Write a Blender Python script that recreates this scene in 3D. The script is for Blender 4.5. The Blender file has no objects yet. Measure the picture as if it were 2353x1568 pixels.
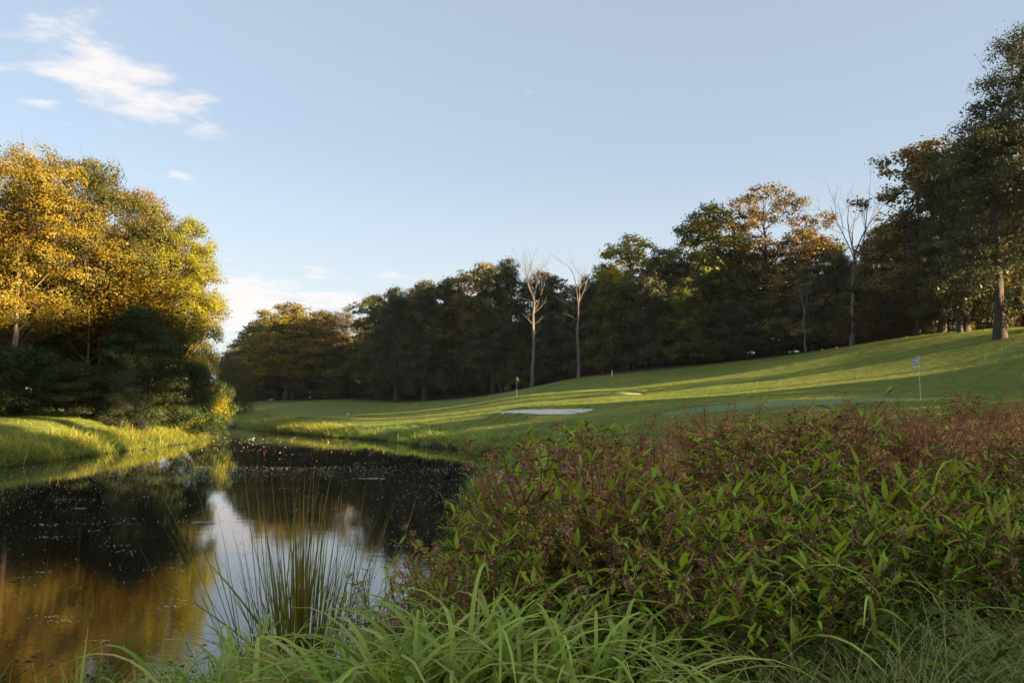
import bpy, math, random
import numpy as np
from mathutils import Vector, Matrix, Euler, Quaternion

R = math.radians
PI = math.pi
S = bpy.context.scene
COL = S.collection
rnd = random.Random(7)

# ------------------------------------------------------------------ camera
F = 28 / 36 * 2352.0            # focal length in pixels of a 2352 px wide picture
PITCH = R(5.09)
EYE = 2.0                       # eye height above the pond
cam_d = bpy.data.cameras.new('camera')
cam_d.lens = 28; cam_d.sensor_width = 36
cam_d.clip_start = 0.05; cam_d.clip_end = 8000
cam_d.dof.use_dof = True; cam_d.dof.focus_distance = 12.0; cam_d.dof.aperture_fstop = 11
cam = bpy.data.objects.new('camera', cam_d); COL.objects.link(cam)
cam.location = (0, 0, EYE); cam.rotation_euler = (R(90) + PITCH, 0, 0)
S.camera = cam

def W(px, py, d):
    """point at distance d (metres along +Y) seen at a pixel of the 2352 x 1568 picture"""
    xc = (px - 1176) / F; yc = (784 - py) / F
    dy = math.cos(PITCH) - math.sin(PITCH) * yc
    dz = math.sin(PITCH) + math.cos(PITCH) * yc
    s = d / dy
    return (xc * s, d, EYE + dz * s)

def Wz(px, py, z):
    xc = (px - 1176) / F; yc = (784 - py) / F
    dy = math.cos(PITCH) - math.sin(PITCH) * yc
    dz = math.sin(PITCH) + math.cos(PITCH) * yc
    s = (z - EYE) / dz
    return (xc * s, dy * s)

# ------------------------------------------------------------------ light
SUN_EL = R(12.0)
SUN_AZ = R(-24.0)               # to the right of the view and a little behind
sun_dir = Vector((math.cos(SUN_AZ) * math.cos(SUN_EL), math.sin(SUN_AZ) * math.cos(SUN_EL), math.sin(SUN_EL)))
S.view_settings.view_transform = 'Standard'
S.view_settings.look = 'None'
S.view_settings.gamma = 1
S.view_settings.use_curve_mapping = False
S.view_settings.exposure = 2.3
sd = bpy.data.lights.new('sun', 'SUN'); sd.energy = 5.0; sd.angle = R(0.53); sd.color = (1.0, 0.74, 0.40)
so = bpy.data.objects.new('sun', sd); COL.objects.link(so)
so.rotation_euler = sun_dir.to_track_quat('Z', 'Y').to_euler()
so.location = (60, -20, 40)

world = bpy.data.worlds.new('World'); S.world = world; world.use_nodes = True
wn = world.node_tree; wn.nodes.clear()

class G:
    """tiny node helper"""
    def __init__(s, tree): s.t = tree
    def n(s, kind, **kw):
        x = s.t.nodes.new(kind)
        for k, v in kw.items(): setattr(x, k, v)
        return x
    def inp(s, node, key, v):
        if v is None: return
        if isinstance(v, bpy.types.NodeSocket): s.t.links.new(v, node.inputs[key])
        else: node.inputs[key].default_value = v
    def m(s, op, a, b=None, c=None, clamp=False):
        x = s.n('ShaderNodeMath', operation=op, use_clamp=clamp)
        s.inp(x, 0, a); s.inp(x, 1, b); s.inp(x, 2, c)
        return x.outputs[0]
    def mix(s, f, a, b, mode='MIX'):
        x = s.n('ShaderNodeMix', data_type='RGBA', blend_type=mode)
        s.inp(x, 0, f)
        s.inp(x, 6, a if isinstance(a, bpy.types.NodeSocket) else (*a, 1)[:4])
        s.inp(x, 7, b if isinstance(b, bpy.types.NodeSocket) else (*b, 1)[:4])
        return x.outputs[2]
    def ramp(s, f, stops, interp='LINEAR'):
        x = s.n('ShaderNodeValToRGB'); x.color_ramp.interpolation = interp
        e = x.color_ramp.elements
        while len(e) < len(stops): e.new(0.5)
        for i, (p, c) in enumerate(stops):
            e[i].position = p; e[i].color = (*c, 1) if len(c) == 3 else c
        s.inp(x, 0, f)
        return x.outputs[0]
    def noise(s, vec, scale, detail=4, rough=0.55, dist=0.0):
        x = s.n('ShaderNodeTexNoise'); s.inp(x, 'Vector', vec)
        x.inputs['Scale'].default_value = scale; x.inputs['Detail'].default_value = detail
        x.inputs['Roughness'].default_value = rough; x.inputs['Distortion'].default_value = dist
        return x.outputs[0]
    def smooth(s, v, a, b):
        x = s.n('ShaderNodeMapRange', interpolation_type='SMOOTHSTEP')
        s.inp(x, 0, v); s.inp(x, 1, a); s.inp(x, 2, b)
        return x.outputs[0]

g = G(wn)
sky = g.n('ShaderNodeTexSky', sky_type='NISHITA')
sky.sun_disc = False
sky.sun_elevation = SUN_EL
sky.sun_rotation = R(90) - SUN_AZ
sky.altitude = 0; sky.air_density = 1.0; sky.dust_density = 0.6; sky.ozone_density = 1.6
tc = g.n('ShaderNodeTexCoord')
sep = g.n('ShaderNodeSeparateXYZ'); wn.links.new(tc.outputs['Generated'], sep.inputs[0])
AZ = g.m('ARCTAN2', sep.outputs[0], sep.outputs[1])
EL = g.m('ARCSINE', sep.outputs[2])
# cloud field: fibrous noise on a plane of cloud
zz = g.m('MAXIMUM', g.m('ADD', sep.outputs[2], 0.06), 0.03)
cmb = g.n('ShaderNodeCombineXYZ')
g.inp(cmb, 0, g.m('DIVIDE', sep.outputs[0], zz)); g.inp(cmb, 1, g.m('DIVIDE', sep.outputs[1], zz))
mapn = g.n('ShaderNodeMapping'); g.inp(mapn, 0, cmb.outputs[0])
mapn.inputs['Rotation'].default_value = (0, 0, R(28)); mapn.inputs['Scale'].default_value = (1.0, 2.1, 1)
nz1 = g.noise(mapn.outputs[0], 2.2, 10, 0.66, 0.5)
nz2 = g.noise(cmb.outputs[0], 7.5, 8, 0.6, 0.3)
nz = g.m('MULTIPLY_ADD', g.m('SUBTRACT', g.m('ADD', g.m('MULTIPLY', nz1, 0.5), g.m('MULTIPLY', nz2, 0.5)), 0.5), 2.1, 0.47)
CLOUDS = [  # px, py, half width, half height, tilt, strength
    (262, 182, 215, 66, 22, .94), (130, 75, 95, 27, 8, 0.55), (55, 205, 120, 36, 20, 0.62), (440, 258, 48, 62, 20, 0.62),
    (240, 150, 120, 45, 5, 0.5), (418, 400, 42, 16, 5, 0.85), (345, 402, 38, 14, 0, 0.65), (535, 573, 70, 11, 0, 0.72), (745, 632, 62, 19, 6, 0.82),
    (890, 628, 55, 12, 6, 0.9), (560, 705, 150, 72, 0, 1.25), (745, 690, 130, 30, 0, 0.95), (20, 10, 60, 14, 0, .35), (360, 560, 200, 12, 0, .3)]
mask = None
for (px, py, hw, hh, tilt, st) in CLOUDS:
    p = Vector(W(px, py, 100)) - Vector((0, 0, EYE))
    p.normalize()
    a0 = math.atan2(p.x, p.y); e0 = math.asin(p.z)
    da = g.m('MULTIPLY', g.m('SUBTRACT', AZ, a0), math.cos(e0)); de = g.m('SUBTRACT', EL, e0)
    c, s_ = math.cos(R(-tilt)), math.sin(R(-tilt))
    u = g.m('DIVIDE', g.m('ADD', g.m('MULTIPLY', da, c), g.m('MULTIPLY', de, s_)), hw * 1.25 / F)
    v = g.m('DIVIDE', g.m('SUBTRACT', g.m('MULTIPLY', de, c), g.m('MULTIPLY', da, s_)), hh * 1.25 / F)
    r2 = g.m('ADD', g.m('MULTIPLY', u, u), g.m('MULTIPLY', v, v))
    e = g.m('MULTIPLY', g.m('EXPONENT', g.m('MULTIPLY', r2, -1.1)), st)
    mask = e if mask is None else g.m('MAXIMUM', mask, e)
dens = g.m('ADD', g.m('MULTIPLY', mask, 0.62), g.m('SUBTRACT', nz, 0.76))
cl = g.smooth(dens, -0.02, 0.42)
bank = g.smooth(EL, 0.03, 0.0)
SKYK = 0.0590
skyc = g.mix(0.57, g.mix(1.0, sky.outputs[0], (1.0, 1.0, 0.95), 'MULTIPLY'), (2.08, 2.26, 2.66))
skyc2 = g.mix(g.smooth(EL, 0.34, -0.02), skyc, (2.75, 3.0, 3.15))
out = g.mix(g.m('MULTIPLY', cl, 0.93), skyc2, (3.5, 3.35, 3.3))
bg = g.n('ShaderNodeBackground'); g.inp(bg, 0, out); bg.inputs[1].default_value = SKYK
wo = g.n('ShaderNodeOutputWorld'); wn.links.new(bg.outputs[0], wo.inputs[0])

# ------------------------------------------------------------------ helpers
def tag(o, label=None, cat=None, group=None, kind=None):
    if label: o['label'] = label
    if cat: o['category'] = cat
    if group: o['group'] = group
    if kind: o['kind'] = kind
    return o

def empty(name, loc, rz=0, sc=(1, 1, 1)):
    o = bpy.data.objects.new(name, None); COL.objects.link(o)
    o.location = loc; o.rotation_euler = (0, 0, rz); o.scale = sc; o.empty_display_size = 0.2
    return o

def mesh_np(name, V, Fc, mat=None, col=None, smooth=False):
    """V (n,3), Fc (m,k) uniform polygons; col (n,4) vertex colour 'col'"""
    V = np.asarray(V, np.float32); Fc = np.asarray(Fc, np.int32)
    me = bpy.data.meshes.new(name)
    n, k = Fc.shape
    me.vertices.add(len(V)); me.vertices.foreach_set('co', V.ravel())
    me.loops.add(n * k); me.loops.foreach_set('vertex_index', Fc.ravel())
    me.polygons.add(n)
    me.polygons.foreach_set('loop_start', np.arange(0, n * k, k, dtype=np.int32))
    me.polygons.foreach_set('loop_total', np.full(n, k, np.int32))
    if smooth: me.polygons.foreach_set('use_smooth', np.ones(n, bool))
    if col is not None:
        a = me.attributes.new('col', 'FLOAT_COLOR', 'POINT')
        c = np.ones((len(V), 4), np.float32); c[:, :col.shape[1]] = col
        a.data.foreach_set('color', c.ravel())
    me.update(calc_edges=True); me.validate()
    if mat: me.materials.append(mat)
    return me

def link(name, me, parent=None, mat=None):
    o = bpy.data.objects.new(name, me); COL.objects.link(o)
    if parent: o.parent = parent
    if mat:
        o.material_slots[0].link = 'OBJECT'; o.material_slots[0].material = mat
    return o

def copy_tree(o, parent=None):
    c = o.copy(); COL.objects.link(c); c.parent = parent
    for ch in KIDS.get(o.name, ()):
        copy_tree(ch, c)
    return c
KIDS = {}
def kid(o, parent):
    KIDS.setdefault(parent.name, []).append(o); return o

class Tubes:
    """collects tapered tubes into one quad mesh"""
    def __init__(s): s.V = []; s.F = []; s.C = []
    def add(s, pts, rad, sides=6, c=(0.5, 0.5, 0.5)):
        pts = [Vector(p) for p in pts]; b = len(s.V)
        up = Vector((0.13, 0.31, 0.94))
        for i, p in enumerate(pts):
            t = (pts[min(i + 1, len(pts) - 1)] - pts[max(i - 1, 0)]).normalized()
            a = t.cross(up if abs(t.dot(up)) < 0.93 else Vector((1, 0, 0))).normalized(); q = t.cross(a)
            for k in range(sides):
                an = 2 * PI * k / sides
                s.V.append(p + (a * math.cos(an) + q * math.sin(an)) * rad[i]); s.C.append(c)
        for i in range(len(pts) - 1):
            for k in range(sides):
                k2 = (k + 1) % sides
                s.F.append((b + i * sides + k, b + i * sides + k2, b + (i + 1) * sides + k2, b + (i + 1) * sides + k))
    def mesh(s, name, mat):
        return mesh_np(name, [tuple(v) for v in s.V], s.F, mat, np.array(s.C, np.float32), smooth=True)

# ------------------------------------------------------------------ materials
def newmat(name):
    m = bpy.data.materials.new(name); m.use_nodes = True; m.node_tree.nodes.clear()
    g = G(m.node_tree); g.o = g.n('ShaderNodeOutputMaterial'); g.mat = m
    return g
def finish(g, sh): g.t.links.new(sh, g.o.inputs[0]); return g.mat

def leaf_mat(name, stops, trans=0.35, gloss=0.012, var=0.25, hue=0.02, rough=0.45):
    """stops: colour ramp over the per-leaf random value"""
    g = newmat(name)
    at = g.n('ShaderNodeAttribute', attribute_name='col')
    sp = g.n('ShaderNodeSeparateColor'); g.inp(sp, 0, at.outputs[0])
    c = g.ramp(sp.outputs[0], stops)
    oi = g.n('ShaderNodeObjectInfo')
    hs = g.n('ShaderNodeHueSaturation'); g.inp(hs, 'Color', c)
    g.inp(hs, 'Hue', g.m('MULTIPLY_ADD', oi.outputs['Random'], hue * 2, 0.5 - hue))
    g.inp(hs, 'Value', g.m('MULTIPLY_ADD', oi.outputs['Random'], var, 1 - var / 2))
    d = g.n('ShaderNodeBsdfDiffuse'); g.inp(d, 0, hs.outputs[0])
    t = g.n('ShaderNodeBsdfTranslucent'); g.inp(t, 0, g.mix(1.0, hs.outputs[0], (1.25, 1.15, 0.55), 'MULTIPLY'))
    m1 = g.n('ShaderNodeMixShader'); m1.inputs[0].default_value = trans
    g.t.links.new(d.outputs[0], m1.inputs[1]); g.t.links.new(t.outputs[0], m1.inputs[2])
    gl = g.n('ShaderNodeBsdfGlossy'); gl.inputs['Roughness'].default_value = rough; gl.inputs[0].default_value = (1, 1, 1, 1)
    m2 = g.n('ShaderNodeMixShader'); m2.inputs[0].default_value = gloss
    g.t.links.new(m1.outputs[0], m2.inputs[1]); g.t.links.new(gl.outputs[0], m2.inputs[2])
    return finish(g, m2.outputs[0])

def bark_mat(name, a, b, scale=6):
    g = newmat(name)
    tc = g.n('ShaderNodeTexCoord'); mp = g.n('ShaderNodeMapping'); g.inp(mp, 0, tc.outputs['Object'])
    mp.inputs['Scale'].default_value = (1, 1, 0.18)
    n = g.noise(mp.outputs[0], scale, 6, 0.65)
    c = g.ramp(n, [(0.3, a), (0.7, b)])
    bm = g.n('ShaderNodeBump'); bm.inputs['Strength'].default_value = 0.7; bm.inputs['Distance'].default_value = 0.04; g.inp(bm, 'Height', n)
    p = g.n('ShaderNodeBsdfPrincipled'); g.inp(p, 'Base Color', c); p.inputs['Roughness'].default_value = 0.9
    g.inp(p, 'Normal', bm.outputs[0])
    return finish(g, p.outputs[0])

M = {}
M['oak'] = leaf_mat('oak_leaves', [(0, (0.035, 0.048, 0.010)), (0.5, (0.085, 0.095, 0.018)), (1, (0.16, 0.14, 0.028))], 0.3)
M['oak_gold'] = leaf_mat('golden_oak_leaves', [(0, (0.075, 0.065, 0.010)), (0.5, (0.16, 0.108, 0.012)), (1, (0.235, 0.15, 0.016))], 0.25)
M['oak_brown'] = leaf_mat('browning_oak_leaves', [(0, (0.07, 0.06, 0.018)), (0.5, (0.15, 0.115, 0.03)), (1, (0.26, 0.18, 0.05))], 0.3)
M['yellow'] = leaf_mat('yellow_green_leaves', [(0, (0.11, 0.13, 0.010)), (0.5, (0.22, 0.215, 0.014)), (1, (0.33, 0.28, 0.018))], 0.45)
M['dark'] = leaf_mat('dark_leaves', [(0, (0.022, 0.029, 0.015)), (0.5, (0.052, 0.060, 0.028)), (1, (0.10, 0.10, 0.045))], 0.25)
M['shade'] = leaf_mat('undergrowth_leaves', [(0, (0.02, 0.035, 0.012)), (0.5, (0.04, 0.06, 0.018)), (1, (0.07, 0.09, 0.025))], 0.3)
M['red'] = leaf_mat('reddish_leaves', [(0, (0.06, 0.03, 0.018)), (0.6, (0.12, 0.045, 0.025)), (1, (0.09, 0.07, 0.03))], 0.35)
M['pine'] = leaf_mat('pine_needles', [(0, (0.045, 0.055, 0.014)), (0.5, (0.10, 0.10, 0.02)), (1, (0.17, 0.14, 0.025))], 0.2)
M['willow'] = leaf_mat('willow_leaves', [(0, (0.05, 0.06, 0.015)), (0.5, (0.09, 0.095, 0.02)), (1, (0.15, 0.14, 0.03))], 0.4)
M['bark'] = bark_mat('oak_bark', (0.022, 0.017, 0.012), (0.075, 0.055, 0.04))
M['pale_bark'] = bark_mat('pale_bark', (0.16, 0.12, 0.09), (0.36, 0.28, 0.21))
M['red_bark'] = bark_mat('pine_bark', (0.06, 0.035, 0.024), (0.20, 0.11, 0.07))
M['dead'] = bark_mat('dead_wood', (0.08, 0.068, 0.06), (0.19, 0.16, 0.14), 4)

# ------------------------------------------------------------------ terrain
SHORE = [Wz(x, y, 0) for x, y in [(-260, 1120), (-100, 1088), (0, 1072), (110, 1058), (230, 1042), (350, 1028), (420, 1019), (458, 1011), (478, 1002), (492, 994), (506, 986), (508, 981)]]
SHORE += [Wz(x, y, 0) for x, y in [(540, 980), (590, 988), (640, 993), (780, 1005), (870, 1010), (940, 1018), (960, 1025), (1060, 1032), (1100, 1044), (1160, 1050), (1200, 1062)]]
SHORE += [(-0.2, 27), (-0.75, 20), (-0.7, 15.6), (-0.85, 11.6), (-0.95, 9.5), (-0.9, 8), (-0.85, 7), (-1.35, 6.1), (-2.3, 5.5), (-3.6, 5.1), (-6, 4.4), (-12, 3.6), (-22, 3), (-34, 4), (-36, 14)]
SH = np.array(SHORE)

def shore_dist(P):
    """signed distance to the shoreline, positive on land"""
    P = np.asarray(P, float); n = len(SH); best = np.full(len(P), 1e9); inside = np.zeros(len(P), bool)
    for i in range(n):
        a = SH[i]; b = SH[(i + 1) % n]; ab = b - a
        t = np.clip(((P - a) @ ab) / (ab @ ab), 0, 1)
        q = P - (a + t[:, None] * ab); best = np.minimum(best, np.hypot(q[:, 0], q[:, 1]))
        cond = (a[1] > P[:, 1]) != (b[1] > P[:, 1])
        with np.errstate(divide='ignore', invalid='ignore'):
            xi = (b[0] - a[0]) * (P[:, 1] - a[1]) / (b[1] - a[1] if b[1] != a[1] else 1e-9) + a[0]
        inside ^= cond & (P[:, 0] < xi)
    return np.where(inside, -best, best)

CP = [W(*p) for p in [
    # far edge of the mown slope / feet of the wood, left to right
    (500, 928, 185), (600, 921, 165), (750, 917, 150), (880, 922, 132), (975, 921, 122), (1135, 905, 116), (1220, 889, 108), (1328, 866, 104),
    (1480, 851, 100), (1680, 831, 95), (1850, 811, 90), (2000, 791, 84), (2100, 775, 79), (2200, 764, 73), (2300, 764, 66), (2400, 750, 64), (2700, 735, 55),
    # lawns
    (520, 950, 120), (650, 942, 120), (700, 925, 135), (600, 965, 95), (850, 945, 100), (850, 972, 75), (1000, 965, 70), (1000, 945, 88), (1000, 995, 50), (1100, 1005, 42), (1150, 975, 52),
    (1190, 913, 86), (1300, 908, 80), (1450, 907, 74), (1600, 908, 66), (1165, 945, 60), (1280, 948, 52), (1400, 930, 56), (1280, 985, 40),
    (1450, 890, 84), (1650, 885, 72), (1650, 860, 84), (1900, 880, 60), (1900, 845, 72), (2150, 860, 55), (2300, 830, 54), (2300, 800, 60),
    (1600, 938, 43), (1800, 932, 40), (2000, 930, 37.5), (2200, 928, 36), (1800, 921, 44), (2000, 917, 43), (2150, 914, 42), (2350, 900, 40), (1500, 975, 32), (1800, 965, 28), (2200, 955, 26),
    # left bank
    (-200, 990, 34), (0, 994, 33), (200, 985, 38), (330, 978, 45), (430, 985, 55), (0, 955, 46), (200, 950, 50), (400, 958, 60), (430, 962, 75), (450, 955, 100), (-300, 950, 46)]]
CP += [(0.3, 1, 0.45), (-2, 2.5, 0.42), (2, 3, 0.62), (1.5, 6, 0.5), (4, 8, 0.7), (3, 13, 0.75), (8, 14, 1.1), (5, 4, 0.7), (2, 20, 0.8), (12, 6, 1.4), (12, 20, 1.8),
       (0, -12, 0.8), (20, -10, 3), (30, 20, 5), (45, 40, 8), (50, 0, 8), (60, 65, 9), (75, 20, 9), (70, 95, 8.5), (90, -40, 9), (50, -60, 7), (-20, -20, 2), (-60, -30, 3), (-60, 30, 2.2), (-60, 65, 2.2), (-30, 85, 2.2), (-90, 120, 3),
       (-55, 210, 4), (0, 170, 11), (40, 150, 13), (-50, 320, 14), (-40, 235, 8), (20, 240, 14), (36, 124, 11), (52, 118, 11), (100, 150, 8.5), (160, 60, 8), (180, 180, 7), (0, -160, 5), (-180, 0, 4), (-220, 220, 6), (60, 320, 9), (250, 350, 8), (250, -200, 7), (-250, -200, 5), (0, 700, 10), (700, 700, 8), (-700, 700, 8), (-700, -700, 6), (700, -700, 6), (700, 0, 7), (-700, 0, 6)]
CPa = np.array(CP)
def _phi(r2): return np.where(r2 > 1e-9, 0.5 * r2 * np.log(np.maximum(r2, 1e-9)), 0)
_n = len(CPa); _K = _phi(((CPa[:, None, :2] - CPa[None, :, :2]) ** 2).sum(-1)) + np.eye(_n) * 6.0
_P = np.c_[np.ones(_n), CPa[:, :2]]
_A = np.zeros((_n + 3, _n + 3)); _A[:_n, :_n] = _K; _A[:_n, _n:] = _P; _A[_n:, :_n] = _P.T
_w = np.linalg.solve(_A, np.r_[CPa[:, 2], 0, 0, 0])
def tps(P):
    o = np.empty(len(P))
    for i in range(0, len(P), 20000):
        q = P[i:i + 20000]
        o[i:i + 20000] = _phi(((q[:, None, :] - CPa[None, :, :2]) ** 2).sum(-1)) @ _w[:_n] + _w[_n] + q @ _w[_n + 1:]
    return o
def sst(x): x = np.clip(x, 0, 1); return x * x * (3 - 2 * x)
def vnoise(P, sc, seed=0):
    """smooth sum-of-sines noise in about -1..1"""
    r = np.random.RandomState(seed); o = 0
    for k in range(7):
        a = r.uniform(0, 2 * PI); f = sc * r.uniform(0.6, 1.7)
        o = o + np.sin((P[:, 0] * math.cos(a) + P[:, 1] * math.sin(a)) * f + r.uniform(0, 6.28) + 0.8 * np.sin(P[:, 1] * f * 0.7 + k))
    return o / 4.0

BUNK = []   # (centre x, y, half x, half y, depth)
c = W(1272, 941, 53.5); BUNK.append((c[0], c[1], 3.5, 2.1, 0.30, c[2]))
c = W(1448, 903, 77); BUNK.append((c[0], c[1], 1.5, 1.3, 0.35, c[2]))
def bunk_r(P, b):
    x = (P[:, 0] - b[0]) / b[2]; y = (P[:, 1] - b[1]) / b[3]
    y = y / (0.35 + 0.65 * sst((x + 1.15) / 1.1)); an = np.arctan2(y, x)
    return np.hypot(x, y) / (1 + 0.17 * np.sin(2 * an + 1) + 0.15 * np.sin(3 * an + 0.5) + .09 * np.sin(5 * an + 2) + .05 * np.sin(9 * an))
def ground(P, bunk=True):
    P = np.atleast_2d(np.asarray(P, float))[:, :2]
    s = shore_dist(P); z = np.clip(tps(P), 0.25, 40)
    z = z + vnoise(P, 0.45, 3) * 0.05 * sst((s - 2) / 6) + vnoise(P, 0.14, 5) * 0.16 * sst((s - 6) / 15)
    land = 0.22 * sst(s / 0.5) + (z - 0.22) * sst((s + 0.5) / 5.0) ** 1.0
    land = np.where(s > 5, z, land)
    o = np.where(s > 0, land, -0.9 * sst(-s / 2.5) - 0.02)
    if bunk:
        for b in BUNK:
            r = bunk_r(P, b)
            far = np.clip((P[:, 1] - b[1]) / b[3], -1, 1)
            nom = b[5] - 0.06 + (P[:, 1] - b[1]) * 0.10
            kk = sst((2.0 - r) / 0.9) * sst((s - 3) / 5); o = o * (1 - kk) + nom * kk
            o = o + 0.26 * min(1, (b[2] / 3.5) ** 1.6) * np.exp(-((r - 1.17) / 0.13) ** 2) * (far > 0) * far      # raised far lip
            floor = nom - 0.09 + vnoise(P, 1.3, 31) * 0.035
            k = sst((1.06 - r) / 0.16)
            o = o * (1 - k) + floor * k
    return o
def gz(x, y): return float(ground([(x, y)])[0])

def axis(c, k, n, ext):
    u = np.linspace(-math.asinh(ext / k), math.asinh(ext / k), n)
    return c + k * np.sinh(u)
xs = axis(0, 9, 300, 560); ys = axis(20, 12, 300, 560)
for b in BUNK:
    xs = np.r_[xs, np.linspace(b[0] - b[2] * 1.35, b[0] + b[2] * 1.35, 44)]; ys = np.r_[ys, np.linspace(b[1] - b[3] * 1.5, b[1] + b[3] * 1.5, 44)]
xs = np.unique(np.round(xs, 3)); ys = np.unique(np.round(ys, 3))
XX, YY = np.meshgrid(xs, ys); P2 = np.c_[XX.ravel(), YY.ravel()]
ZZ = ground(P2)
nx, ny = len(xs), len(ys)
idx = np.arange(nx * ny).reshape(ny, nx)
FF = np.stack([idx[:-1, :-1], idx[:-1, 1:], idx[1:, 1:], idx[1:, :-1]], -1).reshape(-1, 4)

gg = newmat('lawn_and_meadow')
tcn = gg.n('ShaderNodeTexCoord'); OC = tcn.outputs['Object']
big = gg.noise(OC, 0.12, 4, 0.6); med = gg.noise(OC, 1.1, 5, 0.65)
mpf = gg.n('ShaderNodeMapping'); gg.inp(mpf, 0, OC); mpf.inputs['Scale'].default_value = (1, 1, 1)
fine = gg.noise(mpf.outputs[0], 9.0, 6, 0.7)
lawn = gg.ramp(big, [(0.35, (0.20, 0.26, 0.038)), (0.5, (0.25, 0.30, 0.046)), (0.68, (0.33, 0.33, 0.055))])
lawn = gg.mix(gg.smooth(med, 0.50, 0.68), lawn, (0.12, 0.17, 0.028))
lawn = gg.mix(gg.m('MULTIPLY', gg.smooth(fine, 0.52, 0.66), 0.75), lawn, (0.055, 0.085, 0.018))
lawn = gg.mix(gg.m('MULTIPLY', gg.smooth(fine, 0.46, 0.32), 0.5), lawn, (0.25, 0.28, 0.075))
mpk = gg.n('ShaderNodeMapping'); gg.inp(mpk, 0, OC); mpk.inputs['Scale'].default_value = (1.6, 2.6, 1)
fleck = gg.noise(mpk.outputs[0], 1.6, 5, 0.75)
lawn = gg.mix(gg.m('MULTIPLY', gg.smooth(fleck, 0.585, 0.64), 0.8), lawn, (0.035, 0.042, 0.014))
lawn = gg.mix(gg.m('MULTIPLY', gg.smooth(fleck, 0.42, 0.34), 0.55), lawn, (0.27, 0.29, 0.075))
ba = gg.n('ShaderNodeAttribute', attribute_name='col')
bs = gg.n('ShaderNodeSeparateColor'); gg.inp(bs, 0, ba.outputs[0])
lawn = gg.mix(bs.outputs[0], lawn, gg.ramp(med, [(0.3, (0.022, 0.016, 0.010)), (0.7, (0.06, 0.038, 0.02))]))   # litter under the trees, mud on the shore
lawn = gg.mix(bs.outputs[1], lawn, gg.ramp(fine, [(0.3, (0.24, 0.36, 0.13)), (0.7, (0.28, 0.40, 0.15))]))    # putting greens
bp = gg.n('ShaderNodeBump'); bp.inputs['Strength'].default_value = 0.9; bp.inputs['Distance'].default_value = 0.22
gg.inp(bp, 'Height', gg.m('ADD', gg.m('ADD', fine, gg.m('MULTIPLY', fleck, 2.0)), gg.m('MULTIPLY', med, 1.5)))
pr = gg.n('ShaderNodeBsdfPrincipled'); gg.inp(pr, 'Base Color', lawn); pr.inputs['Roughness'].default_value = 0.85
pr.inputs['Specular IOR Level'].default_value = 0.2; gg.inp(pr, 'Normal', bp.outputs[0])
M['lawn'] = finish(gg, pr.outputs[0])

WOODFOOT = np.array([W(px, py, d)[:2] for px, py, d in [(-900, 0, 50), (-300, 0, 46), (0, 0, 46), (200, 0, 51), (400, 0, 57)]])
EDGE = np.array([W(px, 900, d)[:2] for px, d in [(480, 188), (600, 163), (750, 147), (880, 131), (975, 121), (1135, 113), (1220, 107), (1328, 103), (1480, 99), (1680, 95), (1850, 90), (2000, 84), (2100, 79), (2200, 76), (2352, 74), (2700, 70)]])
def behind(P, line):
    """metres behind a line sorted by x"""
    return P[:, 1] - np.interp(P[:, 0], line[:, 0], line[:, 1])
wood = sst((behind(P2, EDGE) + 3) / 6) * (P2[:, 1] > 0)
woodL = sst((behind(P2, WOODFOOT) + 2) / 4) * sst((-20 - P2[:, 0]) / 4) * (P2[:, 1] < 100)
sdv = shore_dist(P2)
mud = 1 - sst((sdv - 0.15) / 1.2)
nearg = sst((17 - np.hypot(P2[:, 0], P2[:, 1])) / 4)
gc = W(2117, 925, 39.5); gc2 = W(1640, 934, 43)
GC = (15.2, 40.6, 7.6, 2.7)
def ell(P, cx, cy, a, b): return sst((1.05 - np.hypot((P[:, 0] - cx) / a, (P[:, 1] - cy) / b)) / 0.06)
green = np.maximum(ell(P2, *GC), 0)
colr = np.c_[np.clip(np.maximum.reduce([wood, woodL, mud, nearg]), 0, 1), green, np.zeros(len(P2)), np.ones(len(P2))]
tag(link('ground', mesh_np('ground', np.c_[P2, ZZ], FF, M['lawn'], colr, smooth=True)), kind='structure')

# ------------------------------------------------------------------ water
gw = newmat('pond_water')
tcw = gw.n('ShaderNodeTexCoord'); OW = tcw.outputs['Object']
mw = gw.n('ShaderNodeMapping'); gw.inp(mw, 0, OW); mw.inputs['Scale'].default_value = (1.0, 1.6, 1)
w1 = gw.noise(mw.outputs[0], 2.2, 3, 0.5, 0.2); w2 = gw.noise(mw.outputs[0], 11, 3, 0.55)
spw = gw.n('ShaderNodeSeparateXYZ'); gw.inp(spw, 0, OW)
nearw = gw.smooth(spw.outputs[1], 22, 5)
hgt = gw.m('ADD', w1, gw.m('MULTIPLY', gw.m('MULTIPLY', w2, 0.45), gw.m('ADD', gw.m('MULTIPLY', nearw, 1.4), 0.25)))
bw = gw.n('ShaderNodeBump'); bw.inputs['Strength'].default_value = 0.032; bw.inputs['Distance'].default_value = 0.028; gw.inp(bw, 'Height', hgt)
pw = gw.n('ShaderNodeBsdfPrincipled'); pw.inputs['Base Color'].default_value = (0.010, 0.009, 0.006, 1)
pw.inputs['Roughness'].default_value = 0.008; pw.inputs['IOR'].default_value = 1.7; gw.inp(pw, 'Normal', bw.outputs[0])
M['water'] = finish(gw, pw.outputs[0])
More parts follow.
